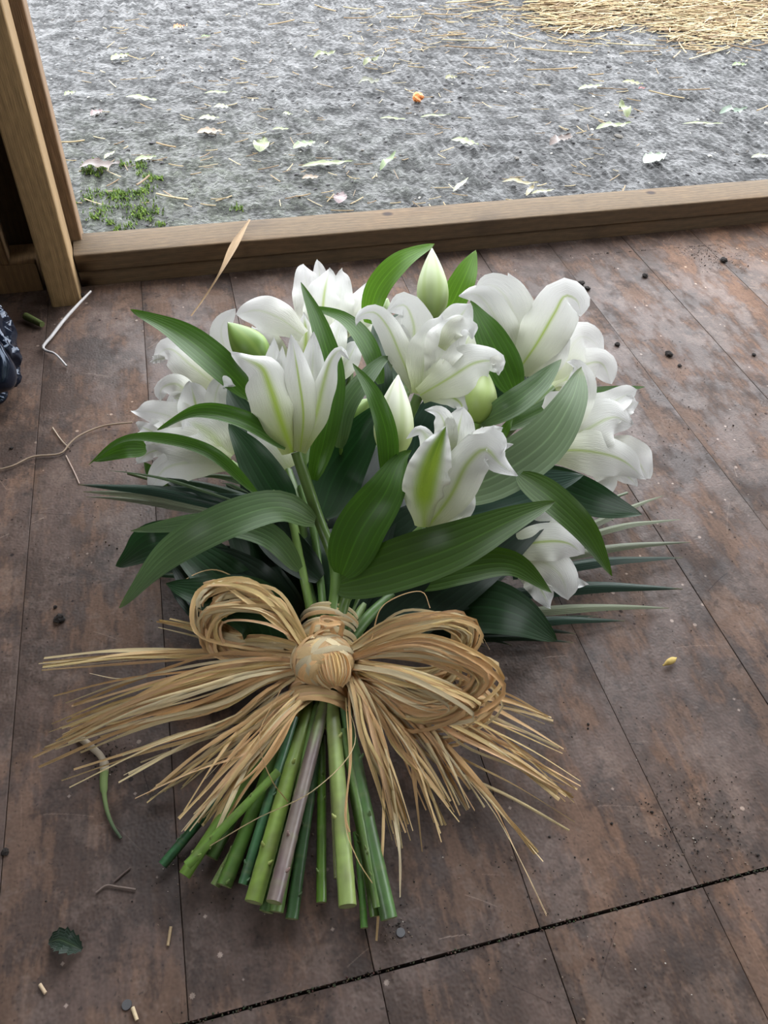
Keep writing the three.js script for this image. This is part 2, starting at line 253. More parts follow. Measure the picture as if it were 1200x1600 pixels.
{
  const box = (name, w, h, d, x, y, z) => { const o = structure(mesh(name, flat(new THREE.BoxGeometry(w, h, d)), M.wallplain)); o.position.set(x, y, z); return o; };
  M.wallplain = new THREE.MeshStandardMaterial({ color: new THREE.Color().setRGB(0.13, 0.10, 0.075), roughness: 0.85 });
  const lw = structure(holder('wall_left')); // with an unseen window opening, added to light the bow and stems
  for (const [h, d, y, z] of [[1.05, 2.75, 0.475, 0.15], [0.55, 2.75, 2.075, 0.15], [0.8, 0.95, 1.4, -0.75], [0.8, 0.95, 1.4, 1.05]]) { const o = mesh('wall_panel', flat(new THREE.BoxGeometry(0.03, h, d)), M.wallplain, lw); o.position.set(-1.06, y, z); }
  const r = structure(holder('wall_right')); // with another unseen window opening, added as fill for bow and stems
  const piece = (name, h, d, y, z) => { const o = mesh(name, flat(new THREE.BoxGeometry(0.03, h, d)), M.wallplain, r); o.position.set(2.3, y, z); };
  piece('wall_panel', 0.75, 2.8, 0.325, 0.15); piece('wall_panel', 0.5, 2.8, 2.1, 0.15); piece('wall_panel', 1.15, 0.55, 1.275, -0.975); piece('wall_panel', 1.15, 0.75, 1.275, 1.175);
  const b = structure(holder('wall_back'));
  const pb = (name, w, h, x, y) => { const o = mesh(name, flat(new THREE.BoxGeometry(w, h, 0.03)), M.wallplain, b); o.position.set(x, y, 1.51); };
  pb('wall_panel', 3.4, 2.4, 0.62, 1.15);
  box('ceiling', 3.6, 0.04, 3.0, 0.62, 2.37, 0.12);
}
// the yard
const YARD = -0.085;
{
  const x0 = -0.75, x1 = 2.75, z0 = -3.5, z1 = -1.19, st = 0.0042, nx = Math.round((x1 - x0) / st), nzz = Math.round((z1 - z0) / st), pos = [], uv = [], col = [], idx = [];
  const moss = at(215, 320, YARD);
  for (let k = 0; k <= nzz; k++) for (let i = 0; i <= nx; i++) {
    const x = x0 + (x1 - x0) * i / nx, z = z0 + (z1 - z0) * k / nzz, wob = x + 0.10 * z * 0 + 0.03 * noise(x * 1.5, z * 1.5, 1) + 0.012 * noise(x * 6.3, z * 4.1, 4);
    const broken = smooth(-0.1, 0.35, fbm(x * 3.6, z * 2.2, 9, 4) + 0.1), ridge = Math.pow(0.5 + 0.5 * Math.cos(wob * 2 * Math.PI / 0.026), 2) * broken;
    const rough = fbm(x * 23.7, z * 21.3, 3, 3), edge = Math.min(smooth(x0, x0 + 0.06, x), smooth(x1, x1 - 0.06, x), smooth(z0, z0 + 0.06, z));
    const y = YARD + 0.001 + (0.0046 * ridge + 0.0065 * rough + 0.006 * fbm(x * 5, z * 5, 6, 2) - 0.0015) * edge;
    const dm = Math.hypot((x - moss.x) * 0.8, z - moss.z), green = smooth(0.75, 0.05, dm) * 0.75 + 0.12, tone = 0.92 + 0.45 * fbm(x * 1.8, z * 1.8, 12, 3) + (ridge - 0.3) * 0.28 + rough * 1.1 + 0.5 * fbm(x * 7, z * 7, 3, 3);
    const c = mix3([0.31, 0.315, 0.325], [0.335, 0.385, 0.265], green);
    pos.push(x, y, z); uv.push(x, z); col.push(c[0] * tone, c[1] * tone, c[2] * tone);
  }
  for (let k = 0; k < nzz; k++) for (let i = 0; i < nx; i++) { const a = k * (nx + 1) + i, b = a + 1, c = a + nx + 1, d = c + 1; idx.push(a, c, d, a, d, b); }
  const g = structure(mesh('ground', geo(pos, idx, uv, col), M.concrete));
  const far = flat(new THREE.PlaneGeometry(60, 60, 30, 30).rotateX(-Math.PI / 2)); far.setAttribute('color', new THREE.BufferAttribute(new Float32Array(far.attributes.position.count * 3).fill(0.31), 3));
  const u = far.attributes.uv; for (let i = 0; i < u.count; i++) u.setXY(i, u.getX(i) * 60, u.getY(i) * 60);
  const f2 = structure(mesh('ground', far, M.concrete)); f2.position.y = YARD - 0.012;
}
const yardY = (x, z) => { const wob = x + 0.03 * noise(x * 1.5, z * 1.5, 1) + 0.012 * noise(x * 6.3, z * 4.1, 4), broken = smooth(-0.1, 0.35, fbm(x * 3.6, z * 2.2, 9, 4) + 0.1); return YARD + 0.001 + 0.0046 * Math.pow(0.5 + 0.5 * Math.cos(wob * 2 * Math.PI / 0.026), 2) * broken + 0.0065 * fbm(x * 23.7, z * 21.3, 3, 3) + 0.006 * fbm(x * 5, z * 5, 6, 2) - 0.0015; };

// ---------------------------------------------------------------- the bouquet
const LEAF = { mid: [0.085, 0.23, 0.016], bright: [0.17, 0.40, 0.025], dark: [0.022, 0.085, 0.022], silver: [0.15, 0.27, 0.10], deep: [0.012, 0.045, 0.017], front: [0.07, 0.165, 0.014], blue: [0.04, 0.105, 0.065], stripe: [0.26, 0.38, 0.20], pale: [0.40, 0.46, 0.30] };  // dark greens stand for leaves in shadow; pale paints light caught by leaflets
const bouquet = tag(holder('lily_bouquet'), 'large hand-tied bouquet of white lilies with dark green leaves and a raffia bow', 'bouquet');
const TIE = at(508, 1050, 0.045);
const P = (a) => at(a[0], a[1], a[2]);
const pxm = (p) => depthOf(p) / F;                              // metres per pixel of the frame at a point
function addLeaf(pts, wpx, kind, o = {}) {
  const v = pts.map(P), midp = v[Math.floor(v.length / 2)], base = LEAF[kind], k = rr(0.9, 1.1);
  const g = blade(v, { w: wpx * pxm(midp), cup: 0.45, rows: 26, cols: 7, ruffle: 0.05, waves: rr(1.4, 2.4), phase: rnd(), profile: lanceShape, ...o, color: (u, t) => { const tip = smooth(0.9, 1, t) * 0.35, b = smooth(0.25, 0, t) * 0.25; return [base[0] * k * (1 + b + tip), base[1] * k * (1 + b * 0.8 + tip * 0.5), base[2] * k]; } });
  return mesh('leaf', g, M.leaf, o.parent ?? bouquet, o.label);
}
[
  // back and upper leaves
  [[[395, 622, .13], [345, 572, .15], [275, 517, .14], [204, 484, .13]], 50, 'mid', { cup: 0.5 }],
  [[[575, 505, .15], [590, 452, .18], [625, 410, .2], [679, 381, .2]], 40, 'bright', {}],
  [[[698, 492, .13], [722, 442, .16], [743, 391, .18]], 44, 'bright', {}],
  [[[805, 615, .15], [775, 545, .18], [735, 470, .2]], 58, 'mid', { cup: 0.3 }],
  [[[752, 660, .15], [800, 633, .175], [840, 602, .18], [877, 561, .18]], 44, 'silver', { cup: 0.6 }],
  [[[790, 670, .1], [900, 622, .09], [1008, 604, .07]], 30, 'mid', {}],
  [[[745, 655, .12], [800, 607, .14], [862, 598, .13]], 38, 'dark', {}],
  [[[595, 600, .16], [575, 542, .175], [535, 496, .17], [478, 478, .16]], 30, 'mid', {}],
  [[[530, 700, .14], [540, 640, .17], [572, 592, .185], [606, 560, .185], [612, 580, .18]], 36, 'silver', { cup: 0.7 }],
  [[[600, 660, .13], [595, 590, .15], [585, 500, .15]], 38, 'dark', {}],
  [[[775, 695, .14], [790, 670, .155], [801, 651, .16]], 17, 'bright', {}],
  // left side
  [[[446, 700, .17], [385, 662, .192], [312, 646, .185], [246, 672, .15]], 40, 'mid', { cup: 0.95, roll: -0.25 }],
  [[[400, 770, .14], [330, 708, .165], [240, 684, .155], [185, 690, .135], [139, 726, .11]], 22, 'mid', { cup: 0.6 }],
  [[[228, 700, .1], [192, 702, .115], [146, 721, .105]], 32, 'mid', { cup: 0.5, roll: 0.4 }],
  [[[492, 815, .13], [440, 792, .155], [360, 812, .165], [270, 862, .14], [187, 950, .05]], 62, 'silver', { cup: 0.35, color2: 1 }],
  [[[468, 890, .09], [420, 838, .12], [330, 818, .12], [204, 830, .09]], 42, 'silver', {}],
  [[[330, 850, .05], [245, 848, .075], [182, 885, .03]], 72, 'dark', { cup: 0.7 }],
  [[[452, 805, .09], [422, 760, .11], [385, 700, .13], [357, 662, .14]], 66, 'dark', {}],
  [[[500, 905, .075], [440, 850, .085], [400, 800, .08], [330, 760, .07]], 60, 'deep', {}],
  [[[500, 808, .09], [525, 740, .105], [565, 680, .14], [600, 628, .17]], 94, 'dark', { cup: 0.3 }],
  [[[607, 750, .15], [604, 680, .192], [586, 622, .215], [551, 568, .22]], 36, 'mid', { cup: 0.6 }],
  [[[490, 750, .13], [510, 670, .165], [519, 590, .195], [503, 520, .215], [470, 441, .225]], 44, 'mid', { cup: 0.55 }],
  // right side
  [[[690, 772, .10], [770, 746, .138], [850, 692, .168], [890, 632, .186], [909, 574, .186]], 84, 'stripe', { cup: 0.4 }],
  [[[528, 914, .08], [610, 890, .125], [710, 855, .16], [800, 812, .175], [867, 784, .175]], 96, 'front', { cup: 0.45, roll: 0.1 }],
  [[[534, 898, .1], [562, 832, .135], [602, 770, .165], [628, 715, .175], [643, 704, .178]], 84, 'mid', { cup: 0.5 }],
  [[[812, 742, .15], [870, 786, .155], [916, 832, .145], [956, 900, .11]], 52, 'front', { cup: 0.4 }],
  [[[830, 740, .09], [910, 776, .095], [1003, 804, .07]], 66, 'dark', { cup: 0.4 }],
  [[[690, 795, .08], [790, 770, .105], [912, 742, .11]], 76, 'blue', { cup: 0.3 }],
  [[[640, 910, .06], [720, 888, .09], [800, 882, .105], [863, 927, .09]], 62, 'front', { cup: 0.5 }],
  [[[680, 960, .03], [755, 948, .06], [812, 962, .05], [869, 1001, .012]], 88, 'dark', { cup: 0.35 }],
  [[[560, 960, .04], [640, 940, .06], [740, 930, .055], [830, 940, .03]], 60, 'deep', {}],
  [[[660, 730, .1], [690, 665, .13], [705, 596, .145]], 104, 'blue', { cup: 0.3 }],
  [[[560, 900, .05], [640, 830, .08], [700, 770, .09]], 90, 'deep', {}],
  [[[520, 940, .05], [560, 860, .06], [600, 770, .08], [640, 700, .1]], 90, 'deep', {}],
  [[[480, 930, .05], [450, 850, .06], [400, 760, .07], [380, 690, .09]], 80, 'deep', {}],
  [[[470, 940, .04], [380, 890, .05], [280, 880, .035], [210, 905, .015]], 56, 'deep', {}],
  [[[420, 720, .1], [380, 660, .11], [350, 600, .11]], 60, 'dark', {}],
  [[[640, 600, .1], [620, 540, .11], [640, 480, .11]], 70, 'dark', {}],
  [[[760, 640, .09], [730, 560, .1], [700, 500, .1]], 70, 'dark', {}],
  [[[850, 660, .07], [860, 620, .08], [850, 560, .08]], 60, 'dark', {}],
  [[[480, 640, .12], [520, 580, .12], [560, 520, .12]], 60, 'dark', {}],
  [[[300, 770, .04], [240, 740, .05], [225, 722, .06]], 40, 'mid', {}],
  [[[340, 800, .05], [290, 760, .06], [240, 735, .05]], 30, 'deep', {}],
].forEach(([p, w, k, o]) => addLeaf(p, w, k, o));
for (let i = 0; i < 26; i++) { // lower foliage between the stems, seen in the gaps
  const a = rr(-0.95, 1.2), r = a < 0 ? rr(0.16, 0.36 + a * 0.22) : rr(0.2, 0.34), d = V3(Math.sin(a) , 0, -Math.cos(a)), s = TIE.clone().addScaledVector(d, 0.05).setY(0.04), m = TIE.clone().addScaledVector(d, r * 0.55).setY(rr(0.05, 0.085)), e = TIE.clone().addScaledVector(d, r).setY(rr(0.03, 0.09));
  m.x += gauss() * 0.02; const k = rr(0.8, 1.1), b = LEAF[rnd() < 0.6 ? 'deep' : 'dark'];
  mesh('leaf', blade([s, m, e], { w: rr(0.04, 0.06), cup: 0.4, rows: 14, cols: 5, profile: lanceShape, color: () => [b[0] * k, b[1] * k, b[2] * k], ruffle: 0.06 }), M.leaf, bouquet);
}
// palm leaves lying on the floor under the flowers
function palm(spine, tips, kind, label) {
  const g = holder('palm_leaf', bouquet); if (label) g.userData.label = label;
  const sp = spine.map(P), c = new THREE.CatmullRomCurve3(sp);
  mesh('rachis', rod(sp, (t) => 0.004 * (1 - 0.6 * t), { rows: 12, ring: 6, color: () => [0.06, 0.1, 0.03] }), M.stem, g);
  for (const [bx, by, bh, tx, ty, w, kk = kind, th = 0.004] of tips) {
    const a = at(bx, by, bh), e = at(tx, ty, th), m = a.clone().lerp(e, 0.5); m.y += 0.006 + rnd() * 0.006; const b = LEAF[kk], k = rr(0.85, 1.2);
    mesh('leaflet', blade([a, m, a.clone().lerp(e, 0.8).setY(mix(bh, th, 0.8) + 0.005), e], { w: w * pxm(m), cup: -0.5, fold: -0.3, rows: 16, cols: 4, lift: 0.8, roll: rr(-0.25, 0.35), profile: (t) => Math.max(0.02, Math.pow(Math.min(1, 1.35 - 1.33 * t), 0.8) * Math.min(1, 0.55 + t)), color: (u, t) => { const y = smooth(0.92, 1, t); return mix3([b[0] * k, b[1] * k, b[2] * k], [0.35, 0.32, 0.14], y); } }), M.leaf, g);
  }
}
palm([[545, 985, .015], [640, 930, .03], [760, 870, .03], [900, 800, .025], [980, 770, .01]], [
  [860, 850, .03, 1038, 774, 18, 'pale'], [870, 850, .03, 1066, 811, 17, 'pale'], [830, 880, .03, 1080, 847, 18, 'pale'], [800, 898, .03, 1067, 871, 27, 'blue'], [770, 930, .025, 1067, 920, 28, 'blue'], [760, 960, .02, 1046, 950, 22, 'pale'], [745, 985, .018, 977, 970, 22, 'blue'], [720, 990, .015, 935, 962, 20, 'dark'], [680, 1000, .012, 896, 1004, 18, 'deep'], [700, 985, .014, 900, 990, 22, 'deep'], [650, 985, .012, 800, 1008, 18, 'deep'], [620, 975, .012, 760, 1012, 18, 'deep'], [900, 800, .025, 960, 815, 12, 'dark'],
], 'dark', 'palm leaf with blue-green leaflets fanned over the floor');
palm([[480, 975, .02], [420, 900, .03], [350, 820, .045], [280, 765, .045], [200, 740, .03]], [
  [400, 800, .075, 122, 757, 28, 'blue', .04], [395, 805, .07, 130, 768, 26, 'pale', .035], [390, 810, .065, 134, 776, 20, 'pale', .03], [430, 790, .09, 230, 745, 16, 'dark', .06], [470, 790, .1, 270, 770, 22, 'blue', .06], [380, 790, .08, 250, 760, 20, 'blue', .06], [360, 780, .085, 170, 735, 8, 'silver', .05],
  [440, 925, .03, 210, 897, 20, 'dark', .006], [445, 915, .035, 230, 880, 22, 'deep', .01], [440, 900, .04, 220, 860, 22, 'deep', .015], [460, 935, .03, 290, 915, 22, 'deep', .006], [460, 905, .05, 330, 870, 22, 'deep', .02], [450, 890, .05, 330, 850, 18, 'deep', .03], [470, 945, .03, 340, 930, 20, 'deep', .006],
  [400, 760, .07, 300, 745, 14, 'silver', .06], [470, 880, .06, 380, 840, 20, 'deep', .05], [420, 770, .08, 350, 745, 12, 'silver', .07], [400, 780, .07, 345, 755, 12, 'silver', .06],
], 'dark', 'palm leaf with dark narrow leaflets on the left of the bouquet');

// lilies: each petal follows its own path; third number = centimetres in front of (or behind) the flower's axis
const WHITE = [0.83, 0.835, 0.815], CREAM = [0.74, 0.73, 0.58], RIB = [0.36, 0.50, 0.05], BASEC = [0.41, 0.48, 0.17];  // BASEC: green petal base; spread wider on the front lily to hold shade
function flower(base, tip, petals, label) {
  const f = holder('flower', bouquet); f.userData.label = label;
  const b = P(base), e = P(tip), db = depthOf(b), de = depthOf(e), ax = tip[0] - base[0], ay = tip[1] - base[1], l2 = ax * ax + ay * ay;
  for (const p of petals) {
    const pts = p.p.map(([x, y, d = 0]) => { const t = clamp(((x - base[0]) * ax + (y - base[1]) * ay) / l2, -0.3, 1.3); return atDepth(x, y, mix(db, de, t) - d * 0.01); });
    const m = pts[Math.floor(pts.length / 2)], rib = p.rib ?? 0.5, wide = p.wide ?? 0.07, from = p.base ?? 1, ph = rnd(), sv = seed;
    const g = blade(pts, { w: p.w * pxm(m), cup: p.cup ?? 0.5, roll: p.roll ?? 0, roll1: p.roll1 ?? p.roll ?? 0, rows: 28, cols: 9, power: 1.5, ruffle: p.ruf ?? 0.12, waves: p.waves ?? 3, phase: ph, lift: p.lift ?? 0.25, profile: p.blunt ? bluntShape : petalShape, color: (u, t) => {
      let c = mix3(WHITE, CREAM, 0.35 * smooth(0.8, 0.1, t)); c = mix3(c, BASEC, clamp(from * 0.85 * Math.pow(1 - t, 2.4)));
      const r = rib * (Math.exp(-((u / wide) ** 2)) + 0.25 * Math.exp(-((u / (wide * 3.5)) ** 2)) * (1 - t)) * smooth(1, 0.7, t); c = mix3(c, RIB, clamp(r * 0.85));
      if (p.green) c = mix3(c, mix3([0.30, 0.45, 0.03], [0.10, 0.22, 0.01], clamp(smooth(0.6, 1, t) * 0.8 + 0.5 * noise(u * 16, t * 2, 3))), p.green * Math.exp(-((u / 0.5) ** 4)) * smooth(0.02, 0.35, t) * smooth(1.03, 0.99, t));
      return c; } });
    mesh('petal', g, M.petal, f);
  }
  return f;
}
flower([462, 708, .16], [466, 530, .24], [
  { p: [[455, 690, -2], [428, 600, -2.4], [428, 527, -1.6]], w: 46, cup: 0.6, rib: 0.2 }, { p: [[455, 690, -1.5], [440, 600, -2], [441, 540, -1.4]], w: 34, cup: 0.5, rib: 0.2 },
  { p: [[468, 690, -2], [486, 600, -2.6], [490, 518, -2]], w: 52, cup: 0.6, rib: 0.25 },
  { p: [[469, 706, 0.8], [474, 650, 1.3], [465, 580, 0.8], [455, 522, 0.2]], w: 56, cup: -0.8, rib: 1, wide: 0.06, base: 1.5 },
  { p: [[470, 706, 0.6], [493, 650, 0.8], [505, 600, 0.5], [518, 560, 0.5], [533, 546, 0.6], [546, 562, 0.6]], w: 44, cup: -0.8, rib: 0.8, wide: 0.2, roll: 0.5, base: 1.5 },
  { p: [[457, 707, 0.6], [438, 655, 2.0], [421, 602, 1.8], [409, 575, 1.4], [388, 563, 1.2], [361, 553, 1]], w: 88, cup: -0.95, rib: 1, wide: 0.15, roll: -0.15, ruf: 0.2, base: 1.8 },
], 'half-open lily standing upright at the front of the bouquet');
flower([654, 618, .17], [700, 490, .21], [
  { p: [[650, 560, -2.5], [640, 500, -3], [633, 460, -3]], w: 26 }, { p: [[690, 560, -2], [708, 512, -2.4], [734, 474, -2.2]], w: 58, cup: 0.4, blunt: 1 },
  { p: [[650, 612, 0], [628, 560, 0.3], [604, 508, 0.6], [584, 488, 0.6], [562, 494, 0.6], [556, 508, 0.5]], w: 44, cup: -0.6, rib: 0.7, wide: 0.08 }, { p: [[652, 606, -0.6], [634, 548, -0.6], [622, 500, -0.8]], w: 36, cup: 0.5 },
  { p: [[654, 612, -0.5], [648, 545, -0.8], [645, 502, -0.6], [632, 477, 0], [603, 488, 0.4]], w: 72, cup: 0.3, rib: 0.6, wide: 0.06 },
  { p: [[656, 616, 0.2], [664, 560, 0.5], [678, 522, 0.6], [690, 492, 0.4]], w: 62, cup: 0.5, rib: 0.2, base: 1.3 },
  { p: [[672, 592, 0.2], [690, 552, 1.2], [704, 520, 1.8], [722, 502, 1.6]], w: 64, ruf: 0.4, waves: 2.2, cup: 0.3, rib: 0.1, blunt: 1, base: 0.4 }, { p: [[690, 545, 1.4], [710, 515, 2.2], [736, 512, 1.8], [738, 530, 1.6]], w: 34, ruf: 0.3, cup: 0.5, rib: 0 },
  { p: [[656, 618, 0.6], [700, 592, 1.4], [745, 566, 1.4], [772, 566, 1.1], [782, 582, 0.9]], w: 76, cup: -0.45, rib: 0.8, wide: 0.05, blunt: 1 }, { p: [[765, 562, 1.2], [776, 566, 1.4], [780, 586, 1.1]], w: 22, ruf: 0.5, cup: 0.8, rib: 0, base: 0 },
  { p: [[662, 619, -0.2], [705, 620, 0], [722, 635, 0.2], [712, 652, 0.3]], w: 30, cup: -0.5, rib: 0.9, wide: 0.15 },
], 'wide open double lily with a ruffled heart in the middle of the bouquet');
flower([800, 588, .14], [832, 470, .19], [
  { p: [[812, 545, -2], [818, 485, -2.4], [794, 426, -2.2]], w: 40 }, { p: [[820, 530, -1.6], [835, 490, -2], [846, 472, -1.6]], w: 34, ruf: 0.3 },
  { p: [[797, 586, 0], [784, 525, 0.2], [763, 478, 0.4], [744, 460, 0.5], [717, 462, 0.4]], w: 66, cup: -0.5, rib: 0.2 }, { p: [[800, 586, -0.5], [805, 525, -0.4], [794, 470, -0.2], [768, 446, 0.2], [742, 452, 0.2]], w: 66, cup: 0.3, rib: 0.15, blunt: 1 },
  { p: [[803, 588, 0.6], [838, 538, 1.4], [866, 490, 1.3], [884, 462, 1], [902, 470, 0.8], [908, 494, 0.6]], w: 84, cup: -0.5, rib: 1, wide: 0.05, blunt: 1 }, { p: [[806, 588, 0.1], [846, 560, 0.3], [880, 500, 0.2]], w: 70, cup: 0.3, rib: 0.2 },
], 'large open lily at the top right with one petal showing a green midrib');
flower([862, 606, .1], [945, 555, .1], [
  { p: [[866, 605, 0], [886, 552, 0.6], [912, 526, 0.8], [945, 550, 0.4]], w: 66, cup: -0.6, rib: 0.1, blunt: 1 }, { p: [[868, 608, 0.4], [910, 572, 1], [940, 568, 1], [956, 600, 0.5]], w: 62, cup: -0.6, rib: 0.5, wide: 0.04, blunt: 1 }, { p: [[862, 612, 0], [885, 616, 0.2], [905, 622, 0]], w: 40 },
], 'lily with two domed petals behind the large top right lily');
flower([850, 704, .11], [988, 662, .1], [
  { p: [[858, 692, -0.6], [888, 645, -0.4], [908, 602, 0], [900, 572, 0.4], [886, 566, 0.6]], w: 60, cup: 0.5, rib: 0.3 }, { p: [[862, 694, -1], [915, 655, -1], [962, 626, -0.8], [996, 608, -0.6]], w: 52, ruf: 0.22, rib: 0.3, blunt: 1 },
  { p: [[920, 680, -1], [965, 640, -1.1], [998, 628, -0.9]], w: 44, ruf: 0.3, blunt: 1, base: 0.2 },
  { p: [[856, 702, 0.2], [915, 672, 0.6], [960, 652, 0.6], [988, 664, 0.4]], w: 82, cup: -0.35, rib: 0.5, wide: 0.05, blunt: 1, ruf: 0.15 },
  { p: [[940, 690, -0.2], [990, 715, -0.2], [1014, 748, 0]], w: 56, cup: 0.4, ruf: 0.2, blunt: 1, base: 0.2 },
  { p: [[851, 706, 0.6], [910, 704, 1.3], [970, 718, 1.2], [1008, 748, 0.6]], w: 74, cup: -0.5, rib: 0.8, wide: 0.05 },
  { p: [[920, 725, -0.6], [948, 748, -0.4], [940, 768, 0], [930, 784, 0.2]], w: 34, cup: -0.6, rib: 0, base: 0.3 }, { p: [[945, 725, -0.6], [985, 748, -0.8], [996, 760, -0.6]], w: 30, base: 0.2 },
  { p: [[850, 640, -2], [872, 622, -2], [885, 618, -2]], w: 30, base: 0 },
], 'open lily on the far right facing the bare floor');
flower([783, 862, .075], [905, 880, .05], [
  { p: [[788, 858, -0.6], [840, 818, -0.4], [880, 826, 0], [908, 846, 0]], w: 66, cup: -0.4, rib: 0.5, blunt: 1 }, { p: [[790, 866, -0.8], [845, 885, -0.6], [885, 905, -0.6], [917, 914, -0.4]], w: 50, ruf: 0.25 },
  { p: [[784, 868, 0.2], [835, 872, 0.6], [875, 898, 0.8], [888, 938, 0.4]], w: 72, cup: -0.5, rib: 0.2, blunt: 1, ruf: 0.2 }, { p: [[800, 880, -0.4], [835, 905, -0.2], [850, 930, 0.2], [860, 950, 0.3]], w: 42, cup: -0.5, ruf: 0.3, blunt: 1 },
  { p: [[783, 862, 0.6], [835, 848, 1.1], [885, 848, 1], [912, 866, 0.6]], w: 64, cup: -0.4, rib: 0.9, wide: 0.06, blunt: 1 },
], 'lily drooping low on the right above the palm leaflets');
flower([664, 824, .135], [740, 680, .212], [
  { p: [[700, 740, -1.6], [714, 680, -1.6], [724, 636, -1.4]], w: 62, cup: 0.4, rib: 0.7, wide: 0.05, blunt: 1 }, { p: [[690, 730, -1.4], [696, 670, -1.2], [685, 645, -0.8], [664, 640, -0.4]], w: 40, ruf: 0.2 },
  { p: [[720, 740, -1.2], [742, 690, -1.2], [752, 668, -1]], w: 44, ruf: 0.35 }, { p: [[735, 720, -0.4], [755, 690, -0.2], [772, 664, 0]], w: 24, base: 0.2, cup: 0.6 }, { p: [[735, 725, 0], [765, 705, 0.3], [802, 694, 0.3]], w: 24, base: 0.2, cup: 0.7 }, { p: [[725, 730, -0.2], [750, 700, 0.2], [772, 690, 0.4], [778, 712, 0.4]], w: 52, ruf: 0.4, base: 0.3, blunt: 1 }, { p: [[738, 700, -0.6], [760, 680, -0.5], [786, 668, -0.3]], w: 26, ruf: 0.4, base: 0.2 },
  { p: [[654, 780, -0.4], [667, 722, -0.2], [669, 690, 0], [656, 672, 0.3], [635, 686, 0.3]], w: 32, cup: -0.6, rib: 0.4, wide: 0.3 },
  { p: [[672, 824, 0.2], [712, 790, 0.3], [736, 745, 0.2]], w: 60, cup: 0.3, rib: 0.2, ruf: 0.25 },
  { p: [[668, 824, 0.6], [704, 775, 1.4], [732, 722, 1.3], [758, 702, 1.2], [782, 725, 1.2], [808, 744, 1]], w: 72, cup: -0.45, rib: 0.8, wide: 0.12, ruf: 0.18 },
  { p: [[663, 824, 0.8], [664, 765, 1.9], [678, 712, 1.8], [697, 666, 1.4]], w: 82, cup: -0.75, rib: 0.6, wide: 0.2, green: 1, ruf: 0.2, waves: 5 },
], 'crumpled lily with one broad green petal at the front right');
flower([358, 722, .11], [232, 660, .09], [
  { p: [[345, 690, -1.2], [336, 625, -1], [345, 598, -0.6], [367, 602, -0.2]], w: 36, cup: -0.5, rib: 0.3 }, { p: [[345, 700, -1.4], [312, 650, -1.4], [297, 596, -1]], w: 64, cup: 0.4, rib: 0.9, wide: 0.06, blunt: 1 }, { p: [[285, 660, -1.6], [272, 640, -1.6], [268, 618, -1.4]], w: 22, base: 0 },
  { p: [[345, 695, -0.8], [290, 662, -0.6], [245, 645, -0.6], [206, 642, -0.4]], w: 56, cup: 0.4, rib: 0.2, ruf: 0.2 }, { p: [[270, 685, -0.2], [240, 675, 0], [214, 664, 0.2]], w: 40, ruf: 0.35, base: 0.2 },
  { p: [[357, 716, 0], [330, 680, 0.2], [290, 655, 0]], w: 74, cup: 0.3, rib: 0.5, wide: 0.2, blunt: 1 },
  { p: [[357, 720, 0.4], [300, 696, 1], [250, 692, 1], [216, 702, 0.6]], w: 60, cup: -0.45, rib: 0.5, wide: 0.05, blunt: 1 }, { p: [[260, 700, 0.6], [232, 708, 0.6], [213, 724, 0.4]], w: 26, ruf: 0.3, base: 0 },
  { p: [[358, 725, 0.2], [300, 722, 0.5], [256, 734, 0.4], [234, 768, 0]], w: 58, cup: -0.5, rib: 0.3, blunt: 1 },
], 'open lily facing outwards on the left side of the bouquet');
flower([455, 560, .13], [365, 490, .14], [
  { p: [[474, 524, 0], [438, 498, 0.9], [402, 485, 1], [370, 492, 0.4]], w: 64, cup: -0.7, rib: 0.3, wide: 0.04, blunt: 1, base: 0.3 }, { p: [[400, 640, -1], [362, 572, -0.6], [346, 512, -0.2], [368, 482, 0]], w: 46, cup: -0.4, rib: 0.2, blunt: 1 }, { p: [[450, 560, -0.6], [410, 530, -0.8], [395, 510, -1]], w: 40, ruf: 0.2 },
  { p: [[400, 650, -1.2], [378, 600, -1], [366, 560, -0.8]], w: 44, base: 0.4 },
], 'lily with one big domed petal at the back left');
flower([506, 575, .12], [505, 425, .15], [
  { p: [[498, 540, -0.6], [482, 465, -0.8], [474, 412, -0.6]], w: 52, cup: 0.4, rib: 0.1, blunt: 1, ruf: 0.2 }, { p: [[505, 540, -1.4], [502, 450, -1.4], [496, 406, -1]], w: 34, blunt: 1 }, { p: [[520, 545, 0], [530, 470, 0.2], [535, 422, 0]], w: 50, cup: -0.4, rib: 0.1, blunt: 1, ruf: 0.2 }, { p: [[508, 550, 0.4], [505, 475, 0.9], [514, 420, 0.4]], w: 66, cup: -0.5, rib: 0.9, wide: 0.06, blunt: 1 },
  { p: [[475, 575, 0.6], [478, 520, 0.8], [474, 488, 0.8]], w: 36, cup: -0.6, rib: 1, wide: 0.2 }, { p: [[503, 580, 1.2], [500, 525, 1.4], [498, 480, 1.2]], w: 34, rib: 0.3 }, { p: [[520, 590, 1.4], [524, 535, 1.6], [536, 488, 1.3]], w: 38, rib: 0.2, cup: 0.5 }, { p: [[520, 600, 0.8], [545, 560, 0.8], [560, 530, 0.8]], w: 40, rib: 0.3, cup: 0.5 },
], 'tall closed lily at the back centre with notched petal tips');
flower([545, 545, .115], [585, 445, .13], [
  { p: [[545, 540, 0], [558, 488, 0.4], [586, 437, 0.2]], w: 52, cup: -0.4, rib: 0.1 }, { p: [[552, 545, -0.4], [572, 505, -0.2], [596, 470, 0]], w: 44, rib: 0.2 },
], 'lily petals half hidden behind the upright back leaf');
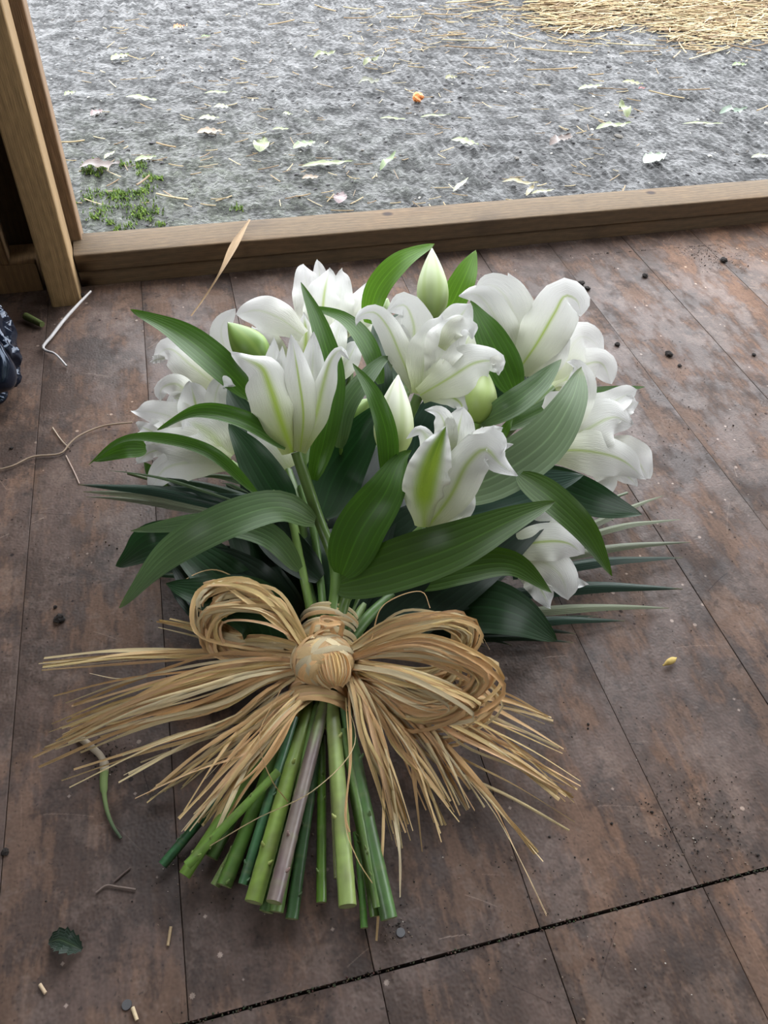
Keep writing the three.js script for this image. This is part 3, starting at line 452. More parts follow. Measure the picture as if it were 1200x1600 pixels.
flower([345, 612, .08], [242, 556, .06], [
  { p: [[345, 608, 0.4], [300, 572, 0.9], [262, 545, 0.6], [238, 560, 0.2]], w: 56, cup: -0.5, rib: 0.4, wide: 0.05, blunt: 1 }, { p: [[330, 590, -0.4], [285, 555, -0.4], [262, 530, -0.4]], w: 36 }, { p: [[258, 560, 0.3], [244, 562, 0.5], [236, 566, 0.4]], w: 14, ruf: 0.5, base: 0 },
], 'lily lying behind the long upper left leaf');
flower([310, 635, .075], [250, 610, .06], [
  { p: [[310, 632, 0], [275, 600, 0.4], [252, 608, 0.3], [250, 626, 0.1]], w: 38, cup: -0.6, rib: 0.4, wide: 0.1, blunt: 1 }, { p: [[305, 640, 0.3], [275, 622, 0.5], [258, 634, 0.3]], w: 24 },
], 'small lily tucked behind the left-facing open lily');
flower([452, 735, .1], [400, 655, .12], [
  { p: [[452, 732, 0.4], [424, 692, 0.8], [392, 656, 0.4]], w: 60, cup: -0.3, rib: 0.2, blunt: 1 }, { p: [[440, 700, -0.6], [418, 665, -0.6], [408, 636, -0.6]], w: 46, base: 0.2 },
], 'lily partly hidden behind the upright front lily');
flower([700, 560, .11], [720, 480, .13], [
  { p: [[715, 560, -0.2], [735, 520, 0], [742, 480, 0]], w: 40, rib: 0.3 }, { p: [[800, 650, 0], [810, 640, 0], [845, 625, 0]], w: 40, rib: 0.2 },
], 'lily petals glimpsed between the two upper right lilies');

// closed buds
function bud(base, tip, wpx, c0, c1, label, bend = 0) {
  const a = P(base), b = P(tip), m = a.clone().lerp(b, 0.5), r = wpx * 0.58 * pxm(m); m.x += bend;
  const f = holder('bud', bouquet); f.userData.label = label;
  const rad = (t) => r * Math.max(0.04, Math.pow(Math.sin(Math.PI * Math.pow(clamp(t * 0.98 + 0.015), 0.74)), 0.86) * (1.05 - 0.22 * t));
  mesh('closed_petals', rod([a, a.clone().lerp(m, 0.6), m.clone().lerp(b, 0.4), b], rad, { rows: 28, ring: 48, shape: (q, t) => 1 - 0.10 * Math.pow(Math.abs(Math.cos(q * 1.5 + 0.5)), 8) + 0.05 * Math.cos(q * 3 + 1), color: (q, t) => { const k = Math.pow(Math.abs(Math.cos(q * 1.5 + 0.5)), 30), rb = Math.pow(Math.abs(Math.sin(q * 1.5 + 0.5)), 60); let c = mix3(c1, c0, smooth(0.75, 0.05, t)); c = mix3(c, [0.30, 0.42, 0.08], k * 0.45 + rb * 0.5); return mix3(c, [0.85, 0.86, 0.72], smooth(0.93, 1, t) * 0.5); } }), M.bud, f);
  const e = a.clone().lerp(b, -0.35); e.y = Math.max(0.03, e.y - 0.03);
  mesh('stalk', rod([a, a.clone().lerp(e, 0.5), e], r * 0.26, { rows: 6, ring: 8, color: () => [0.16, 0.30, 0.05] }), M.stem, f);
}
bud([677, 498, .16], [675, 388, .21], 46, [0.34, 0.46, 0.15], [0.50, 0.58, 0.34], 'tall pale green bud rising above the back of the bouquet');
bud([412, 566, .16], [356, 504, .18], 50, [0.15, 0.27, 0.04], [0.18, 0.31, 0.05], 'green bud leaning left beside the domed white petal');
bud([612, 716, .16], [622, 586, .21], 58, [0.46, 0.55, 0.20], [0.70, 0.73, 0.58], 'plump white-green bud in the middle of the bouquet');
bud([745, 660, .15], [756, 572, .18], 52, [0.32, 0.44, 0.10], [0.42, 0.52, 0.22], 'green bud tucked under the ruffled open lily');
bud([535, 664, .15], [541, 610, .17], 22, [0.32, 0.5, 0.08], [0.40, 0.56, 0.14], 'small green bud right of the upright front lily');
bud([545, 660, .12], [580, 622, .145], 34, [0.32, 0.52, 0.12], [0.42, 0.6, 0.2], 'green bud lying behind the small green bud');
bud([594, 495, .13], [606, 466, .15], 26, [0.45, 0.6, 0.3], [0.5, 0.62, 0.36], 'green bud tip behind the open middle lily');
bud([590, 640, .13], [578, 598, .15], 16, [0.5, 0.6, 0.3], [0.5, 0.6, 0.3], 'slim pale bud beside the plump middle bud');

// stems above the tie
const GREEN = [0.11, 0.20, 0.04];
function stemColor(c, s, strong = 1) { return (a, t) => { const k = 0.88 + 0.25 * noise(a * 1.2 + s, t * 6, s) + 0.2 * noise(t * 30, s, a) * strong; return [c[0] * k, c[1] * k, c[2] * k]; }; }
[
  [[[514, 1000, .065], [524, 890, .085], [494, 800, .115], [463, 706, .16]], 9, GREEN], [[[498, 1000, .05], [478, 880, .07], [470, 800, .09], [450, 735, .1]], 7, GREEN], [[[526, 1000, .06], [544, 928, .08], [590, 890, .1], [664, 825, .135]], 9, GREEN],
  [[[540, 1010, .05], [590, 950, .055], [700, 880, .06], [783, 862, .075]], 9, [0.10, 0.2, 0.05]], [[[492, 990, .055], [470, 880, .08], [446, 790, .1], [360, 724, .11]], 7, [0.22, 0.36, 0.08]], [[[520, 985, .05], [556, 850, .07], [610, 720, .11], [654, 618, .17]], 8, GREEN],
  [[[530, 985, .045], [640, 830, .06], [740, 680, .09], [800, 588, .14]], 8, GREEN], [[[535, 990, .045], [640, 880, .05], [760, 770, .07], [850, 704, .11]], 8, GREEN], [[[505, 985, .045], [490, 800, .06], [470, 640, .1], [455, 560, .13]], 8, GREEN], [[[510, 985, .04], [510, 800, .06], [506, 680, .08], [506, 575, .12]], 8, GREEN],
  [[[500, 985, .04], [440, 840, .05], [390, 700, .06], [345, 612, .08]], 8, GREEN], [[[516, 985, .04], [560, 760, .07], [640, 600, .1], [677, 498, .16]], 8, GREEN], [[[530, 990, .04], [620, 860, .05], [730, 740, .07], [862, 606, .1]], 8, GREEN], [[[512, 985, .04], [540, 760, .06], [545, 640, .08], [545, 545, .115]], 8, GREEN],
  [[[508, 995, .06], [500, 900, .07], [488, 820, .09], [470, 760, .1]], 6, [0.10, 0.2, 0.04]], [[[545, 1000, .05], [560, 960, .05], [568, 945, .05]], 7, [0.22, 0.34, 0.1]],
].forEach(([p, r, c], i) => { const v = p.map(P); mesh('stem', rod(v, r * pxm(v[1]), { rows: 22, ring: 10, color: stemColor(c, i) }), M.stem, bouquet); });
// cut stems below the tie
[
  // start, end, width in pixels, colour, height at the start / end, extra
  [[496, 1050], [396, 1410], 25, [0.21, 0.32, 0.06], .045, .03], [[499, 1085], [432, 1425], 20, [0.12, 0.21, 0.05], .045, .018], [[518, 1060], [428, 1410], 22, [0.185, 0.145, 0.12], .046, .045], [[514, 1050], [543, 1416], 25, [0.27, 0.37, 0.10], .047, .04],
  [[470, 1085], [288, 1368], 18, [0.12, 0.22, 0.03], .045, .02], [[435, 1205], [292, 1352], 14, [0.13, 0.25, 0.04], .05, .034], [[462, 1090], [350, 1384], 22, [0.09, 0.2, 0.03], .04, .016], [[400, 1270], [336, 1384], 15, [0.22, 0.32, 0.10], .02, .01],
  [[460, 1120], [380, 1382], 15, [0.05, 0.15, 0.06], .05, .022], [[345, 1245], [254, 1352], 15, [0.03, 0.11, 0.04], .02, .01], [[502, 1150], [502, 1410], 15, [0.09, 0.2, 0.015], .03, .012], [[512, 1120], [527, 1372], 10, [0.17, 0.18, 0.07], .04, .02],
  [[535, 1090], [608, 1436], 24, [0.07, 0.16, 0.04], .045, .018], [[535, 1140], [590, 1418], 14, [0.12, 0.22, 0.05], .045, .02], [[550, 1230], [586, 1432], 15, [0.09, 0.18, 0.03], .03, .012], [[556, 1300], [569, 1450], 11, [0.08, 0.22, 0.03], .012, .008],
  [[495, 1180], [456, 1436], 19, [0.04, 0.11, 0.03], .028, .012], [[470, 1180], [414, 1424], 17, [0.06, 0.14, 0.03], .025, .012], [[488, 1100], [418, 1426], 16, [0.10, 0.2, 0.05], .03, .012], [[450, 1110], [330, 1340], 20, [0.07, 0.15, 0.03], .03, .012],
].forEach(([a, b, w, c, h0, h1], i) => {
  const A0 = at(a[0], a[1], h0), B0 = at(b[0], b[1], h1), m = A0.clone().lerp(B0, 0.5); m.x += gauss() * 0.002; const r0 = w / 2 * pxm(m), nodes = []; for (let k = 0; k < 6; k++) nodes.push([rnd(), rnd() * 6.28]);
  const r = (t) => r0 * (0.94 + 0.1 * t + nodes.reduce((s, [p]) => s + 0.05 * Math.exp(-(((t - p) / 0.012) ** 2)), 0)), low = r0 * 1.05 + 0.0008; A0.y = Math.max(A0.y, low); B0.y = Math.max(B0.y, low);
  const g = [rod([A0, A0.clone().lerp(m, 0.6), m.clone().lerp(B0, 0.4), B0], r, { rows: 60, ring: 14, cut: [0.32, 0.42, 0.12], color: (q, t) => { const k = 0.88 + 0.3 * noise(q * 1.5, t * 4, i) + 0.2 * noise(t * 40, i, q) + 0.22 * noise(q * 6, t * 3, i + 0.5); let c2 = mix3(c, [c[0] * 0.75, c[1] * 0.65, c[2] * 0.8], 0.75 * smooth(-0.1, 0.4, noise(t * 7, i * 3.1, q * 0.7))); if (i === 2) c2 = mix3([0.17, 0.24, 0.06], c2, smooth(0.08, 0.4, t + 0.25 * noise(q, t * 5, 2))); for (const [p, q0] of nodes) { const near = Math.exp(-(((t - p) / 0.01) ** 2)); c2 = mix3(c2, [0.2, 0.23, 0.09], near * 0.35 * (0.5 + 0.5 * Math.cos(q - q0))); } return [c2[0] * k, c2[1] * k, c2[2] * k]; } })];
  const o = mesh('stem', g[0], M.stem, bouquet, i === 2 ? 'woody grey-purple stem with knobbly nodes' : undefined);
  const dir = B0.clone().sub(A0).normalize(); // leaf scars left on the stem
  if (w > 13) for (const [p, q] of nodes.slice(0, 3)) { const Q = A0.clone().lerp(B0, p), up = V3(Math.cos(q) * 0.8, 0.75, 0.3 * Math.sin(q)).normalize(); up.addScaledVector(dir, -up.dot(dir)).normalize(); mesh('leaf_scar', rod([Q.clone().addScaledVector(up, r0 * 0.7), Q.clone().addScaledVector(up, r0 * 1.25).addScaledVector(dir, -0.0008), Q.clone().addScaledVector(up, r0 * 1.45).addScaledVector(dir, -0.0025)], (t) => r0 * mix(0.34, 0.12, t), { rows: 4, ring: 7, color: () => [c[0] * 1.25 + 0.03, c[1] * 1.05 + 0.02, c[2] + 0.03] }), M.stem, o); }
});

// ---------------------------------------------------------------- the raffia bow
const bow = holder('raffia_bow', bouquet); bow.userData.label = 'big loose bow of straw-coloured raffia with frayed tails';
const RAF = [[0.95, 0.66, 0.31], [0.96, 0.70, 0.33], [0.90, 0.57, 0.26], [0.98, 0.82, 0.50], [0.95, 0.62, 0.33], [0.97, 0.73, 0.32], [0.82, 0.50, 0.22], [0.97, 0.78, 0.43]];
function strand(pts, w, o = {}) {
  const c = RAF[Math.floor(rnd() * RAF.length)], k = rr(0.85, 1.12), s = rnd() * 50, end = o.end ?? 0.6;
  const g = blade(pts, { w, rows: o.rows ?? 18, cols: 2, cup: rr(-0.9, 0.9), fold: rr(-0.4, 0.4), lift: 0.5, roll: rr(-0.9, 0.9), roll1: rr(-1.2, 1.2), profile: (t) => (0.75 + 0.35 * noise(t * 5, s)) * mix(1, end, smooth(0.5, 1, t)) * (o.fray ? smooth(1.02, 0.93, t) : 1), color: (u, t) => { const q = k * (0.92 + 0.25 * noise(t * 9, s, u * 2)), y = smooth(0.6, 1, t) * 0.35; const cc = mix3(c, [0.72, 0.60, 0.30], o.pale ? y : 0); return [cc[0] * q, cc[1] * q, cc[2] * q]; } });
  return mesh('raffia_strand', g, M.raffia, bow);
}
const jig = (p, s) => p.add(V3(gauss() * s, Math.abs(gauss()) * s * 0.7, gauss() * s));
// tails: from the knot through a middle point to where they end
function tails(from, mid, to, n, o = {}) {
  const { s0 = 0.006, s1 = 0.012, s2 = 0.016, w0 = 0.0022, w1 = 0.0066, len = 0.12 } = o;
  for (let i = 0; i < n; i++) {
    const a = jig(P(from), s0), k = 1 - Math.abs(gauss()) * len, m = jig(P(mid), s1), e = jig(P(to), s2), q = m.clone().lerp(e, 0.5 + gauss() * 0.05); q.y += rr(0, 0.008); e.lerp(m, 1 - k); for (const v of [a, m, q, e]) v.y = Math.max(v.y, 0.0045);
    strand([a, a.clone().lerp(m, 0.5).add(V3(0, 0.004 + rnd() * 0.005, 0)), m, q, e], rr(w0, w1), { pale: true, end: rr(0.3, 0.8), ...o });
  }
}
// loops: out to the turn and back to the knot
function loops(from, out, turn, back, to, n, o = {}) {
  for (let i = 0; i < n; i++) {
    const s = rr(0.86, 1.03), a = P(from), sc = (p, j) => { const v = P(p); return jig(v.lerp(a, 1 - s), j); };
    strand([jig(P(from), 0.005), sc(out, 0.008), sc(turn, 0.009), sc(back, 0.009), jig(P(to), 0.006)], rr(0.0028, 0.0066), { rows: 34, end: 1, ...o });
  }
}
loops([488, 1022, .068], [405, 925, .10], [318, 925, .085], [350, 985, .06], [485, 1032, .055], 26);
loops([486, 1020, .065], [420, 950, .095], [330, 960, .09], [330, 1010, .06], [480, 1040, .055], 22);
loops([480, 1025, .06], [380, 910, .095], [312, 935, .09], [318, 985, .07], [440, 1020, .06], 10);
loops([540, 1022, .068], [640, 975, .10], [735, 985, .085], [705, 1060, .06], [548, 1040, .055], 30);
loops([540, 1028, .066], [670, 1010, .10], [765, 1060, .08], [700, 1110, .055], [545, 1050, .055], 30);
loops([542, 1040, .062], [650, 1060, .09], [745, 1110, .07], [660, 1125, .05], [540, 1052, .05], 22);
loops([545, 1030, .066], [690, 1035, .09], [790, 1100, .05], [705, 1165, .03], [560, 1075, .05], 5);
loops([530, 1010, .07], [530, 975, .085], [508, 970, .09], [488, 985, .085], [485, 1010, .07], 3, {});
tails([486, 1030, .065], [320, 1018, .045], [70, 1042, .012], 9, { s1: 0.005, s2: 0.006, len: 0.03 });
tails([480, 1018, .065], [350, 996, .06], [250, 975, .05], 6, { s1: 0.006, s2: 0.008, len: 0.1 });
tails([484, 1038, .06], [310, 1065, .055], [100, 1150, .012], 22, { s1: 0.010, s2: 0.010, len: 0.06 });
tails([482, 1035, .06], [330, 1045, .06], [85, 1112, .01], 4, { s1: 0.008, s2: 0.01 });
tails([484, 1040, .06], [330, 1085, .05], [70, 1182, .01], 8, { s1: 0.012, s2: 0.012 });
tails([482, 1045, .058], [340, 1105, .04], [150, 1165, .01], 8, { s1: 0.01, s2: 0.016 });
tails([484, 1050, .055], [360, 1120, .035], [105, 1220, .008], 3, { s2: 0.01 });
tails([484, 1052, .055], [370, 1130, .03], [190, 1215, .008], 5, { s2: 0.016 });
tails([488, 1070, .05], [400, 1145, .04], [235, 1240, .008], 9, { s1: 0.012, s2: 0.014 });
tails([488, 1080, .055], [410, 1175, .05], [318, 1300, .02], 16, { s1: 0.012, s2: 0.014, len: 0.1 });
tails([480, 1080, .05], [420, 1130, .04], [290, 1270, .015], 8, { s1: 0.012, s2: 0.02, len: 0.15 });
tails([545, 1050, .06], [580, 1150, .055], [632, 1310, .02], 18, { s1: 0.009, s2: 0.010, len: 0.1 });
tails([548, 1060, .055], [625, 1150, .045], [690, 1300, .012], 14, { s1: 0.014, s2: 0.014, len: 0.15 });
tails([550, 1060, .055], [660, 1150, .04], [735, 1270, .01], 8, { s1: 0.014, s2: 0.012, len: 0.1 });
tails([552, 1060, .05], [680, 1150, .035], [842, 1335, .006], 5, { s1: 0.008, s2: 0.006, len: 0.05 });
tails([552, 1055, .05], [720, 1140, .035], [895, 1245, .008], 20, { s1: 0.012, s2: 0.012, len: 0.12 });
tails([552, 1050, .05], [740, 1120, .035], [890, 1178, .008], 5, { s1: 0.01, s2: 0.006 });
tails([552, 1050, .05], [740, 1085, .035], [864, 1128, .008], 6, { s1: 0.01, s2: 0.008 });
tails([550, 1060, .05], [690, 1190, .02], [902, 1303, .006], 2, { s2: 0.006 });
tails([552, 1060, .05], [760, 1250, .012], [856, 1434, .004], 2, { s1: 0.004, s2: 0.003, w0: 0.0012, w1: 0.002, len: 0.03 });
// single thin fibres
const fibre = (p, w = 0.0014) => strand(p.map(P), w, { rows: 26, end: 0.8 });
fibre([[540, 1090, .06], [546, 1200, .058], [540, 1290, .05], [560, 1345, .045], [582, 1380, .035]]); fibre([[545, 1080, .06], [548, 1180, .06], [540, 1280, .052], [546, 1300, .05]], 0.003); fibre([[600, 1220, .04], [598, 1320, .03], [588, 1470, .003]], 0.0028); fibre([[612, 1250, .035], [624, 1330, .025], [625, 1402, .006]], 0.004);
fibre([[328, 1322, .045], [400, 1280, .06], [490, 1235, .072], [555, 1160, .06], [540, 1090, .06]]); fibre([[440, 1075, .06], [405, 1150, .06], [425, 1220, .06], [450, 1253, .05]]); fibre([[300, 950, .06], [282, 915, .08], [330, 890, .085], [420, 935, .09]]); fibre([[580, 1000, .09], [600, 945, .09], [660, 925, .09], [672, 950, .085]]); fibre([[700, 985, .07], [740, 990, .06], [755, 1005, .05], [748, 985, .05], [765, 1015, .04]]); fibre([[140, 1052, .02], [180, 1060, .016], [225, 1058, .03]]);
// binding wound round the stems and the knot on top of it
{
  const c = at(507, 1032, 0.052), stemDir = at(500, 1100, 0.045).sub(at(520, 960, 0.055)).normalize();
  const side = V3(1, 0, 0).addScaledVector(stemDir, -stemDir.x).normalize(), up = V3().crossVectors(side, stemDir).normalize(); if (up.y < 0) up.negate();
  const ringAt = (k, rx, ry, tilt, n = 24) => { const o = c.clone().addScaledVector(stemDir, k), q = []; for (let i = 0; i <= n; i++) { const a = i / n * Math.PI * 2; q.push(o.clone().addScaledVector(side, Math.cos(a) * rx).addScaledVector(up, Math.sin(a) * ry - 0.012).addScaledVector(stemDir, Math.cos(a) * tilt)); } return q; };
  for (let i = 0; i < 46; i++) { const k = rr(-0.05, 0.046), pts = ringAt(k, 0.026 + rr(0, 0.003), 0.03 + rr(0, 0.003), gauss() * 0.006), hint = null; const cc = RAF[i % RAF.length], q = rr(0.75, 0.95); const g = [];
    const crv = new THREE.CatmullRomCurve3(pts, true); const pos = [], idx = [], uv = [], col = [], w = rr(0.003, 0.006); for (let j = 0; j <= 48; j++) { const p = crv.getPointAt((j % 48) / 48); for (const s of [-1, 0, 1]) { const b = p.clone().addScaledVector(stemDir, s * w / 2), out = b.clone().sub(c).addScaledVector(stemDir, -b.clone().sub(c).dot(stemDir)).normalize(); b.addScaledVector(out, s ? 0 : 0.0012); pos.push(b.x, Math.max(0.002, b.y), b.z); uv.push(s * 0.5 + 0.5, j / 48); col.push(cc[0] * q, cc[1] * q, cc[2] * q); } }
    for (let j = 0; j < 48; j++) for (let s = 0; s < 2; s++) { const a = j * 3 + s; idx.push(a, a + 1, a + 4, a, a + 4, a + 3); } mesh('binding_strand', geo(pos, idx, uv, col), M.raffia, bow); }
  // knot: an egg-shaped core wrapped by flat strands
  const kc = at(505, 1030, 0.070), kr = [0.0255, 0.017, 0.022], core = new THREE.SphereGeometry(1, 40, 30), p = core.attributes.position, col = [];
  for (let i = 0; i < p.count; i++) { const x = p.getX(i), y = p.getY(i), z = p.getZ(i), f = 1 + 0.025 * Math.sin((x * 0.8 + z * 1.2 + 0.3 * noise(x * 2, y * 2, z * 2)) * 34); p.setXYZ(i, x * kr[0] * f * 0.95, y * kr[1] * f * 0.95, z * kr[2] * f * 0.95); const q = 0.75 + 0.25 * Math.sin((x * 0.8 + z * 1.2) * 34); col.push(0.66 * q, 0.48 * q, 0.23 * q); }
  core.setAttribute('color', new THREE.BufferAttribute(new Float32Array(col), 3)); core.computeVertexNormals(); const k = mesh('knot', core, M.raffia, bow); k.position.copy(kc);
  for (let i = 0; i < 30; i++) {
    const group = i % 3, ax = group === 0 ? V3(rr(-0.2, 0.2), 0.2, 1).normalize() : group === 1 ? V3(0.7 + gauss() * 0.1, 0.5, 0.6).normalize() : V3(-0.75 + gauss() * 0.1, 0.35, 0.6).normalize();
    const e1 = V3(0, 1, 0).cross(ax).normalize(), e2 = ax.clone().cross(e1), off = rr(-0.75, 0.75), rad = Math.sqrt(1 - off * off), pos = [], idx = [], uv = [], cl = [], w = rr(0.16, 0.42), q = rr(0.62, 1.05), cc = RAF[Math.floor(rnd() * 5)], lift = 1.02 + 0.11 * Math.abs(gauss()), a0 = 0, a1 = Math.PI * 2;
    for (let j = 0; j <= 40; j++) { const a = mix(a0, a1, j / 40); for (const s of [-1, 0, 1]) { const o = clamp(off + s * w / 2, -0.95, 0.95), r2 = Math.sqrt(1 - o * o), v = e1.clone().multiplyScalar(Math.cos(a) * r2).addScaledVector(e2, Math.sin(a) * r2).addScaledVector(ax, o).multiplyScalar(lift + (s ? 0 : 0.03)); pos.push(kc.x + v.x * kr[0], kc.y + v.y * kr[1], kc.z + v.z * kr[2]); uv.push(s * 0.5 + 0.5, j / 20); cl.push(cc[0] * q, cc[1] * q, cc[2] * q); } }
    for (let j = 0; j < 40; j++) for (let s = 0; s < 2; s++) { const a = j * 3 + s; idx.push(a, a + 1, a + 4, a, a + 4, a + 3); }
    mesh('knot_strand', geo(pos, idx, uv, cl), M.raffia, bow);
  }
  for (let i = 0; i < 13; i++) { // the folded nub that bulges out under the wraps
    const a = (i / 12 - 0.5) * 2.6, n = V3(Math.sin(a), 0, Math.cos(a)), c0 = at(519, 1043, 0.078), pts = [[-0.9, 0.35], [-0.55, 0.85], [0, 1], [0.55, 0.85], [0.95, 0.3]].map(([k, o]) => c0.clone().add(V3(n.x * o * 0.0145, k * -0.004 + n.z * o * 0.008, k * 0.0165 + 0.002)));
    const cc = RAF[(i * 3) % RAF.length], q = rr(0.8, 1.05); mesh('knot_strand', blade(pts, { w: 0.0062, rows: 14, cols: 3, cup: 0.9, hint: V3(n.x, n.z, 0.2).normalize(), profile: (t) => 0.75 + 0.25 * Math.sin(Math.PI * t), color: () => [cc[0] * q, cc[1] * q, cc[2] * q] }), M.raffia, bow);
  }
}

// ---------------------------------------------------------------- things lying on the shed floor
const tint = (c, v = 0.15) => (a, t) => { const k = 1 + v * noise(a * 2, t * 9, c[0] * 40); return [c[0] * k, c[1] * k, c[2] * k]; };
const twig = (name, pts, r, c, label, cat, o = {}) => tag(mesh(name, rod(pts.map(([x, y, h = 0.002]) => at(x, y, h)), r, { rows: 36, ring: 8, color: tint(c), ...o }), M.dry), label, cat);
twig('plant_stalk', [[142, 455, .012], [118, 480, .010], [100, 500, .008], [80, 526, .006], [67, 543, .005], [72, 548, .005], [86, 553, .009], [104, 572, .0035]], (t) => 0.0015 + 0.0009 * Math.sin(Math.PI * clamp(t * 1.15)), [0.56, 0.54, 0.53], 'bent pale dry stalk lying by the foot of the door post', 'stalk');
twig('plant_stem_piece', [[40, 494, .007], [52, 500, .007], [66, 507, .007]], (t) => 0.0056 - 0.0012 * t, [0.10, 0.13, 0.035], 'short green cut stem piece between the black bag and the door post', 'stem');
twig('dry_root', [[-8, 735, .0025], [20, 728, .003], [50, 714, .003], [96, 708, .003], [108, 694, .004], [122, 682, .005], [160, 666, .005], [207, 660, .01]], 0.0011, [0.36, 0.27, 0.19], 'long thin brown root running from the frame edge to the left lily', 'root');
twig('straw', [[82, 668, .0015], [96, 688, .0015], [108, 700, .0015]], 0.0008, [0.5, 0.4, 0.3], 'short pale straw touching the long brown root', 'straw');
twig('straw', [[103, 712, .0015], [117, 740, .0015], [124, 756, .0015]], 0.0008, [0.45, 0.34, 0.28], 'thin pinkish straw just under the long brown root', 'straw');
twig('withered_stalk', [[122, 1150, .003], [140, 1165, .004], [158, 1182, .005], [163, 1196, .005], [162, 1225, .005], [166, 1262, .004], [176, 1290, .004], [189, 1310, .002]], (t) => 0.0022 * (1.3 - t) * (t > 0.35 && t < 0.6 ? 1.7 : 1) + 0.0005, [0.15, 0.19, 0.08], 'withered green stalk curving down from the left raffia tails', 'stalk', { color: (a, t) => (t < 0.42 ? [0.42, 0.36, 0.27] : mix3([0.17, 0.24, 0.08], [0.05, 0.08, 0.04], smooth(0.5, 1, t))) });
twig('twig', [[150, 1395, .0015], [166, 1384, .002], [185, 1386, .002], [212, 1390, .002]], 0.0009, [0.16, 0.12, 0.10], 'forked grey twig left of the cut stem ends', 'twig'); 
twig('twig', [[178, 1378, .0015], [194, 1364, .0015], [204, 1356, .0015]], 0.0008, [0.10, 0.07, 0.06], 'short dark twig just above the forked grey twig', 'twig');
twig('straw', [[262, 1478, .0015], [267, 1448, .0015]], 0.0012, [0.34, 0.25, 0.14], 'short straw lying below the leftmost cut stem', 'straw');
twig('straw', [[214, 1594, .0015], [207, 1574, .0015]], 0.0014, [0.62, 0.5, 0.32], 'pale straw stub at the bottom edge of the floor', 'straw');
twig('straw', [[71, 1552, .0015], [62, 1538, .0015]], 0.0013, [0.55, 0.42, 0.28], 'tan straw stub below the small serrated leaf', 'straw');
twig('straw', [[1036, 1040, .003], [1046, 1034, .006], [1057, 1028, .004]], (t) => 0.0032 * Math.sin(Math.PI * clamp(t, 0.08, 0.95)) + 0.0003, [0.55, 0.40, 0.12], 'small yellow husk alone on the right of the floor', 'husk');
twig('wood_splinter', [[884, 362, .014], [890, 350, .022], [897, 340, .03]], (t) => 0.0015 * (1.2 - t), [0.6, 0.58, 0.52], 'thin pale splinter leaning on the front of the door sill', 'splinter');
tag(mesh('dry_reed_leaf', blade([at(299, 494, 0.003), at(322, 462, 0.02), at(345, 425, 0.045), at(366, 384, 0.06), at(390, 343, 0.066)], { w: 0.0135, rows: 24, cols: 4, cup: 0.9, profile: (t) => 0.26 + 0.7 * smooth(0.3, 0.62, t) * smooth(1, 0.62, t), roll: 0.5, roll1: -0.4, color: (u, t) => { const k = 0.85 + 0.3 * noise(u * 6, t * 3, 5); return [0.60 * k, 0.42 * k, 0.24 * k]; } }), M.raffia), 'curled dry reed leaf leaning on the door sill', 'leaf');
{ // serrated leaf
  const pts = [at(128, 1484, 0.003), at(108, 1474, 0.009), at(92, 1468, 0.007), at(76, 1472, 0.002)];
  tag(mesh('serrated_leaf', blade(pts, { w: 0.021, rows: 48, cols: 5, cup: 0.6, lift: 0.9, profile: (t) => Math.pow(Math.sin(Math.PI * clamp(t, 0.04, 0.97)), 0.7) * (0.72 + 0.28 * Math.abs(((t * 7) % 1) - 0.2)), color: (u, t) => { const v = Math.exp(-((u / 0.1) ** 2)) * 0.5; return [0.04 + 0.05 * v, 0.085 + 0.06 * v, 0.05]; } }), M.leaf), 'small dark serrated leaf alone at the lower left of the floor', 'leaf');
}
function lump(r, flatY = 0.6, s = 0, d = 2) { const g = new THREE.IcosahedronGeometry(r, d), p = g.attributes.position; for (let i = 0; i < p.count; i++) { const x = p.getX(i), y = p.getY(i), z = p.getZ(i), k = 1 + 0.45 * noise(x / r * 1.3 + s, y / r * 1.3, z / r * 1.3) + 0.2 * noise(x / r * 4 + s, y / r * 4, z / r * 4); p.setXYZ(i, x * k, y * k * flatY, z * k); } g.computeVertexNormals(); return g; }
const clod = (px, py, r, label) => { const o = tag(mesh('soil_lump', lump(r, 0.6, px * 0.37), M.soil), label, 'soil'); o.position.copy(at(px, py, r * 0.5)); };
clod(92, 967, 0.0052, 'black soil lump alone on the left of the floor, left of the raffia'); clod(86, 948, 0.002, 'tiny dark crumb just above the black soil lump'); clod(8, 1331, 0.003, 'dark crumb in the seam at the lower left frame edge');
clod(909, 442, 0.0055, 'dark soil lump on the seam right of the top right lily'); clod(918, 450, 0.0045, 'dark soil crumb just beside the lump on the seam'); clod(1046, 553, 0.006, 'crumbly soil lump in the middle of the right floor boards'); clod(1062, 571, 0.003, 'small dark crumb just right of the crumbly soil lump'); clod(1131, 406, 0.006, 'dark soil lump near the sill at the upper right'); clod(965, 538, 0.004, 'dark soil crumb beside the white domed lily petals'); clod(1008, 430, 0.005, 'flat soil crumb by the second seam from the right lilies'); clod(1178, 554, 0.003, 'dark round crumb near the right frame edge');
clod(18, 700, 0.002, 'dark speck near the left frame edge above the palm leaflets'); clod(128, 461, 0.004, 'dirt crumb in the corner of post and sill');
